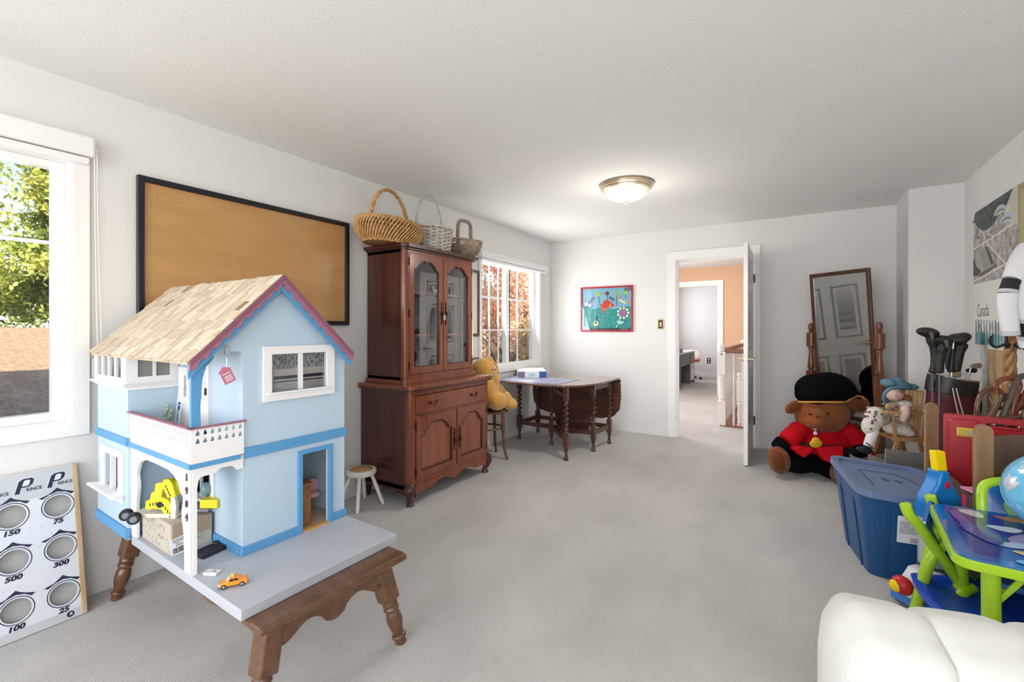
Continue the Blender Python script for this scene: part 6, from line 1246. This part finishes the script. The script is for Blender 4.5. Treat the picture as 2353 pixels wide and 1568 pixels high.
DG=mat('desk_grey',(122,124,128),.5); DW=mat('desk_white',(214,216,222),.4)
t=thing('desk','grey office desk with a pale top in the room beyond the hall','desk',(.42,10.9,0))
M().box(-.40,.31,-.80,.75,.715,.745).obj('desktop',DW,t,bevel=.003); M().box(-.38,.30,-.77,-.74,0,.715).obj('side_panel',DG,t); M().box(-.38,.30,.22,.25,0,.715).obj('side_panel',DG,t); M().box(-.38,.30,.70,.73,0,.715).obj('side_panel',DG,t)
M().box(.27,.30,-.74,.7,.45,.715).obj('modesty_panel',DG,t); M().box(.0,.305,.26,.69,.06,.45).obj('drawer_unit',WHITE,t,bevel=.004); M().box(.305,.31,.4,.55,.36,.375).obj('drawer_handle',BLACKM,t)
t=thing('paper_tray','white and grey paper box on the desk','box',(.55,10.40,.746)); M().box(-.2,.12,-.10,.14,0,.085).obj('box',DW,t,bevel=.004); M().box(.12,.122,-.1,.14,.0,.085).obj('end',DG,t)
t=thing('potted_plant','small dark leafy plant on the desk behind the paper box','plant',(.52,10.75,.746)); M().lathe([(.04,0),(.055,.10),(.05,.10),(.0,.09)],14).obj('pot',mat('pot_grey',(140,140,136),.6),t,smooth=40)
for i in range(12):
    a=2*pi*i/12+.3*(i%3); r_=.10+.04*(i%3); k=M(); k.grid(lambda u,v: (r_*v*cos(a)+(u-.5)*.04*sin(pi*v)*-sin(a), r_*v*sin(a)+(u-.5)*.04*sin(pi*v)*cos(a), .10+.16*v-.12*v*v+.05*(i%2)*v),2,6); k.obj('leaf',mat('dark_leaf',(70,84,70),.5),t,smooth=80)
t=thing('office_chair','white swivel chair with an orange seat behind the desk','chair',(.50,12.2,0))
M().prism(rrect(-.22,.22,-.22,.22,.08),.44,.50).obj('seat',mat('orange_seat',(206,98,56),.6),t,bevel=.02,seg=3); M().prism(rrect(-.2,.2,.52,.72,.08),-.02,.02,frame((0,.2,0),(1,0,0),(0,0,1))).obj('backrest',WHITE,t,bevel=.01)
M().cyl((0,0,.08),(0,0,.44),.025,n=12).obj('column',CHROME,t)
for i in range(5): 
    a=2*pi*i/5; M().tube([(0,0,.12),(.26*cos(a),.26*sin(a),.07)],[.025,.018],8).obj('base_arm',WHITE,t); M().ell((.26*cos(a),.26*sin(a),.03),(.03,.03,.03),10,6).obj('caster',BLACKM,t,smooth=60)
t=thing('wall_outlet','bronze wall outlet low on the far grey wall','outlet',(.82,13.0,.42)); M().box(-.045,.045,-.006,0,-.07,.07).obj('plate',DARKMETAL,t,bevel=.002); k=M(); k.prism(circ(0,.03,.022,14),.006,.009,frame((0,0,0),(1,0,0),(0,0,1))); k.prism(circ(0,-.03,.022,14),.006,.009,frame((0,0,0),(1,0,0),(0,0,1))); k.obj('socket',WHITE,t)
light('hall_side_fill','AREA',(-.03,7.3,1.5),58,(.97,.98,1),(0,radians(-90),0),shape='RECTANGLE',size=1.6,size_y=1.6)  # area lamp added on a windowless wall, in place of hall daylight
light('hall_fill_point','POINT',(1.4,7.6,2.25),15,(1,.96,.92),shadow_soft_size=.12)  # added point lamp without a fixture, lifts the hall
light('far_room_fill','AREA',(-.03,11.8,1.6),34,(.97,.98,1),(0,radians(-90),0),shape='RECTANGLE',size=1.5,size_y=1.2)  # second added area lamp, brightens the far room from a solid wall
# ------------------------------------------------------------ outside
struct(M().box(-60,30,-40,60,-3.3,-3.2).obj('ground',mat('lawn',(96,110,70),.95,var=.3,vscale=2)))
struct(M().box(-.75,4.8,-2.2,13.6,2.56,2.80).obj('roof',mat('roof_felt',(90,88,86),.9)))
SHR=mat('asphalt_shingle',(182,152,122),.9,rgb2=(148,120,94),vscale=9,stretch=(1,3,1),bump=.5,bscale=40)
k=M(); T=frame((-.45,0,.30),(-1,0,.155),(0,1,0))
rf=thing('neighbour_roof','tan shingled lower roof outside the large left window','roof',(0,0,0))
sl_=M(); sl_.box(0,5.7,-9,4.4,-.12,0,T); sl_.obj('roof_deck',SHR,rf)
sm=M().box(0,.26,0,.9,-.004,.006).mesh('shingle_course',SHR)
for i in range(22):
    M().box(.26*i,.26*i+.27,-9,9,0,.012-.0001*i,T@Matrix.Rotation(radians(1.2),4,'Y')@Matrix.Translation((.0,0,.006*i*.0))) if False else None
k=M()
for i in range(22):
    y=-3+random.uniform(-.3,0)
    while y<4.1:
        w_=random.uniform(.25,.34); k.add([(.26*i,y,.014),(.26*i,y+w_-.008,.014),(.26*i+.25,y+w_-.008,.002),(.26*i+.25,y,.002),(.26*i,y,0),(.26*i,y+w_-.008,0)],[(0,3,2,1),(0,1,5,4)],T); y+=w_
k.obj('shingle_rows',SHR,rf)['kind']='stuff'
sk_=M(); sk_.box(-.02,.02,-9,4.4,-.05,.05,frame((-.45-5.64,0,.30+.874),(-1,0,.155),(0,1,0))); sk_.obj('ridge_cap',mat('ridge_grey',(150,146,138),.8),rf)
t=thing('skylight','grey framed skylight on the neighbouring roof','skylight',(0,0,0)); M().prism(rect(3.9,4.9,.35,1.45),.0,.10,T,[rect(4.0,4.8,.45,1.35)]).obj('frame',mat('skylight_grey',(150,152,158),.4,metal=.5),t); M().prism(rect(3.98,4.82,.43,1.37),.05,.07,T).obj('glazing',mat('skylight_glass',(150,160,176),.1),t)
def leafmat(name,cols):
    m_=bpy.data.materials.new(name); m_.use_nodes=True; n=m_.node_tree; b=n.nodes['Principled BSDF']; b.inputs['Roughness'].default_value=.8
    a=n.nodes.new('ShaderNodeAttribute'); a.attribute_name='tint'; r=n.nodes.new('ShaderNodeValToRGB'); e=r.color_ramp.elements
    while len(e)<len(cols): e.new(.5)
    for i,c in enumerate(cols): e[i].position=i/(len(cols)-1); e[i].color=lin(c)
    n.links.new(a.outputs['Fac'],r.inputs[0]); n.links.new(r.outputs[0],b.inputs['Base Color'])
    tr=n.nodes.new('ShaderNodeBsdfTranslucent'); mx=n.nodes.new('ShaderNodeMixShader'); mx.inputs[0].default_value=.45; n.links.new(r.outputs[0],tr.inputs[0]); n.links.new(b.outputs[0],mx.inputs[1]); n.links.new(tr.outputs[0],mx.inputs[2]); n.links.new(mx.outputs[0],n.nodes['Material Output'].inputs[0])
    return m_
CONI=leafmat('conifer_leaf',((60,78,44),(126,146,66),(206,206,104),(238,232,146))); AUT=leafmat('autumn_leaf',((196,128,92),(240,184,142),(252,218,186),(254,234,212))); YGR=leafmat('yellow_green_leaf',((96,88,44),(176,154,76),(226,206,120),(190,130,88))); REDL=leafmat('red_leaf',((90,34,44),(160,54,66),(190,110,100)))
BARK=mat('bark',(84,66,54),.95)
def leaves(pts,size,m_,parent,rr):
    vs=[]; fs=[]; tint=[]
    for p,tn in pts:
        a=Vector((rr.gauss(0,1),rr.gauss(0,1),rr.gauss(0,1))).normalized(); b=a.orthogonal().normalized(); c=a.cross(b); th=rr.uniform(0,6.28); u=b*cos(th)+c*sin(th); v=a.cross(u); s=size*rr.uniform(.6,1.3); k0=len(vs)
        vs+= [p-u*s, p+v*s*.45, p+u*s, p-v*s*.45]; fs.append((k0,k0+1,k0+2,k0+3)); tint+=[tn]*4
    me=bpy.data.meshes.new('foliage'); me.from_pydata([tuple(x) for x in vs],[],fs); at_=me.attributes.new('tint','FLOAT','POINT'); at_.data.foreach_set('value',tint); me.materials.append(m_)
    o=bpy.data.objects.new('foliage',me); COL.objects.link(o); o.parent=parent; o['kind']='stuff'; return o
def conifer(x,y,h,r,seed,label,n=9000,m_=None,z=-3.2,size=.13):
    rr=random.Random(seed); t=thing('conifer_tree',label,'tree',(x,y,z),0); pts=[]
    M().tube([(0,0,0),(0,0,h*.95)],[.22,.03],8).obj('trunk',BARK,t)
    br=[]
    for i in range(150):
        f=rr.random()**.8; zz=h*(.06+.92*f); L_=r*(1-f)**.75*rr.uniform(.65,1.1)+.15; a=rr.uniform(0,2*pi); br.append((zz,L_,a,rr.random()))
    for i in range(n):
        zz,L_,a,b_=br[rr.randrange(150)]; q_=rr.random()**.6; p=Vector((cos(a)*L_*q_,sin(a)*L_*q_,zz-.25*L_*q_*q_))+Vector((rr.gauss(0,.16),rr.gauss(0,.16),rr.gauss(0,.13)))*(.4+.6*q_)
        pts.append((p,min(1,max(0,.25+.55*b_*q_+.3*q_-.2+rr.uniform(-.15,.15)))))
    leaves(pts,size,m_ or CONI,t,rr); return t
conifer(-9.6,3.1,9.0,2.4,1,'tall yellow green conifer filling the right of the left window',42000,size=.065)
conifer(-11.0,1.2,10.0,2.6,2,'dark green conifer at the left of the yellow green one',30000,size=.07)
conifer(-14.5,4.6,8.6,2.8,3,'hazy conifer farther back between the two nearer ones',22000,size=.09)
conifer(-13.5,-1.8,10.5,3.0,4,'conifer standing left of the view from the large window',7000)
conifer(-12.0,-5.2,9.4,2.8,7,'conifer beyond the neighbouring roof, far left of the window view',8000)
conifer(-16.5,-8.5,11.0,3.2,8,'tallest and most distant conifer at the far left outside',7000)
conifer(-12.5,7.2,9.2,2.7,6,'conifer on the slope well to the right of the window view',6000)
def broad(name,x,y,h,r,seed,label,m_,n,size=.07,z=-3.2,zlo=.1):
    rr=random.Random(seed); t=thing(name,label,'tree',(x,y,z),0); pts=[]
    k=M(); k.tube([(0,0,0),(.05,0,h*.4),(0,.1,h*.8)],[.14,.09,.03],8)
    for i in range(9): a=rr.uniform(0,6.28); z0=h*rr.uniform(.15,.6); k.tube([(0,0,z0),(r*.7*cos(a),r*.7*sin(a),z0+h*.25)],[.045,.012],6)
    k.obj('trunk',BARK,t)
    cl=[(Vector((rr.uniform(-1,1)*r*.75,rr.uniform(-1,1)*r*.75,h*rr.uniform(zlo,1))),rr.uniform(.3,.6)*r*.6,rr.random()) for i in range(38)]
    for i in range(n):
        c,s,b_=cl[rr.randrange(38)]; d_=Vector((rr.gauss(0,1),rr.gauss(0,1),rr.gauss(0,1))).normalized()*s*rr.random()**.4; pts.append((c+d_,min(1,max(0,.3+.5*b_+.3*d_.x/s+rr.uniform(-.2,.2)))))  # paler tint on the sunward side of each clump, sunlight put into leaf colour
    leaves(pts,size,m_,t,rr); return t
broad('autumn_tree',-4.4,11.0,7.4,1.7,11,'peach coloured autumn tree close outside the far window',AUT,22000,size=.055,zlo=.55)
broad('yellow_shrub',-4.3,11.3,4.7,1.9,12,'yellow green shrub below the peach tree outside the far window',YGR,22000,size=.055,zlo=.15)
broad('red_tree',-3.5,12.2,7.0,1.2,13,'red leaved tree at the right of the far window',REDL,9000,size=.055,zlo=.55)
broad('autumn_tree',-7.6,14.5,8.2,2.8,14,'paler autumn tree farther behind the peach tree',AUT,12000,size=.10)
broad('yellow_shrub',-6.0,16.5,6.0,2.6,15,'yellow green shrub farther to the right behind the red tree',YGR,10000,size=.10)
t=thing('deck_post','dark grey blue post standing outside the far window','post',(-1.2,6.26,-3.2)); M().box(-.05,.05,-.05,.05,0,5.66).obj('post',mat('post_bluegrey',(70,78,92),.6),t,bevel=.006)
M().tube(bez([(0,0,5.62),(.02,.45,5.60),(.05,.8,5.50),(.03,1.3,5.48),(0,2.0,5.48)],6),.07,10).obj('gutter',MATS['post_bluegrey'],t,smooth=60)
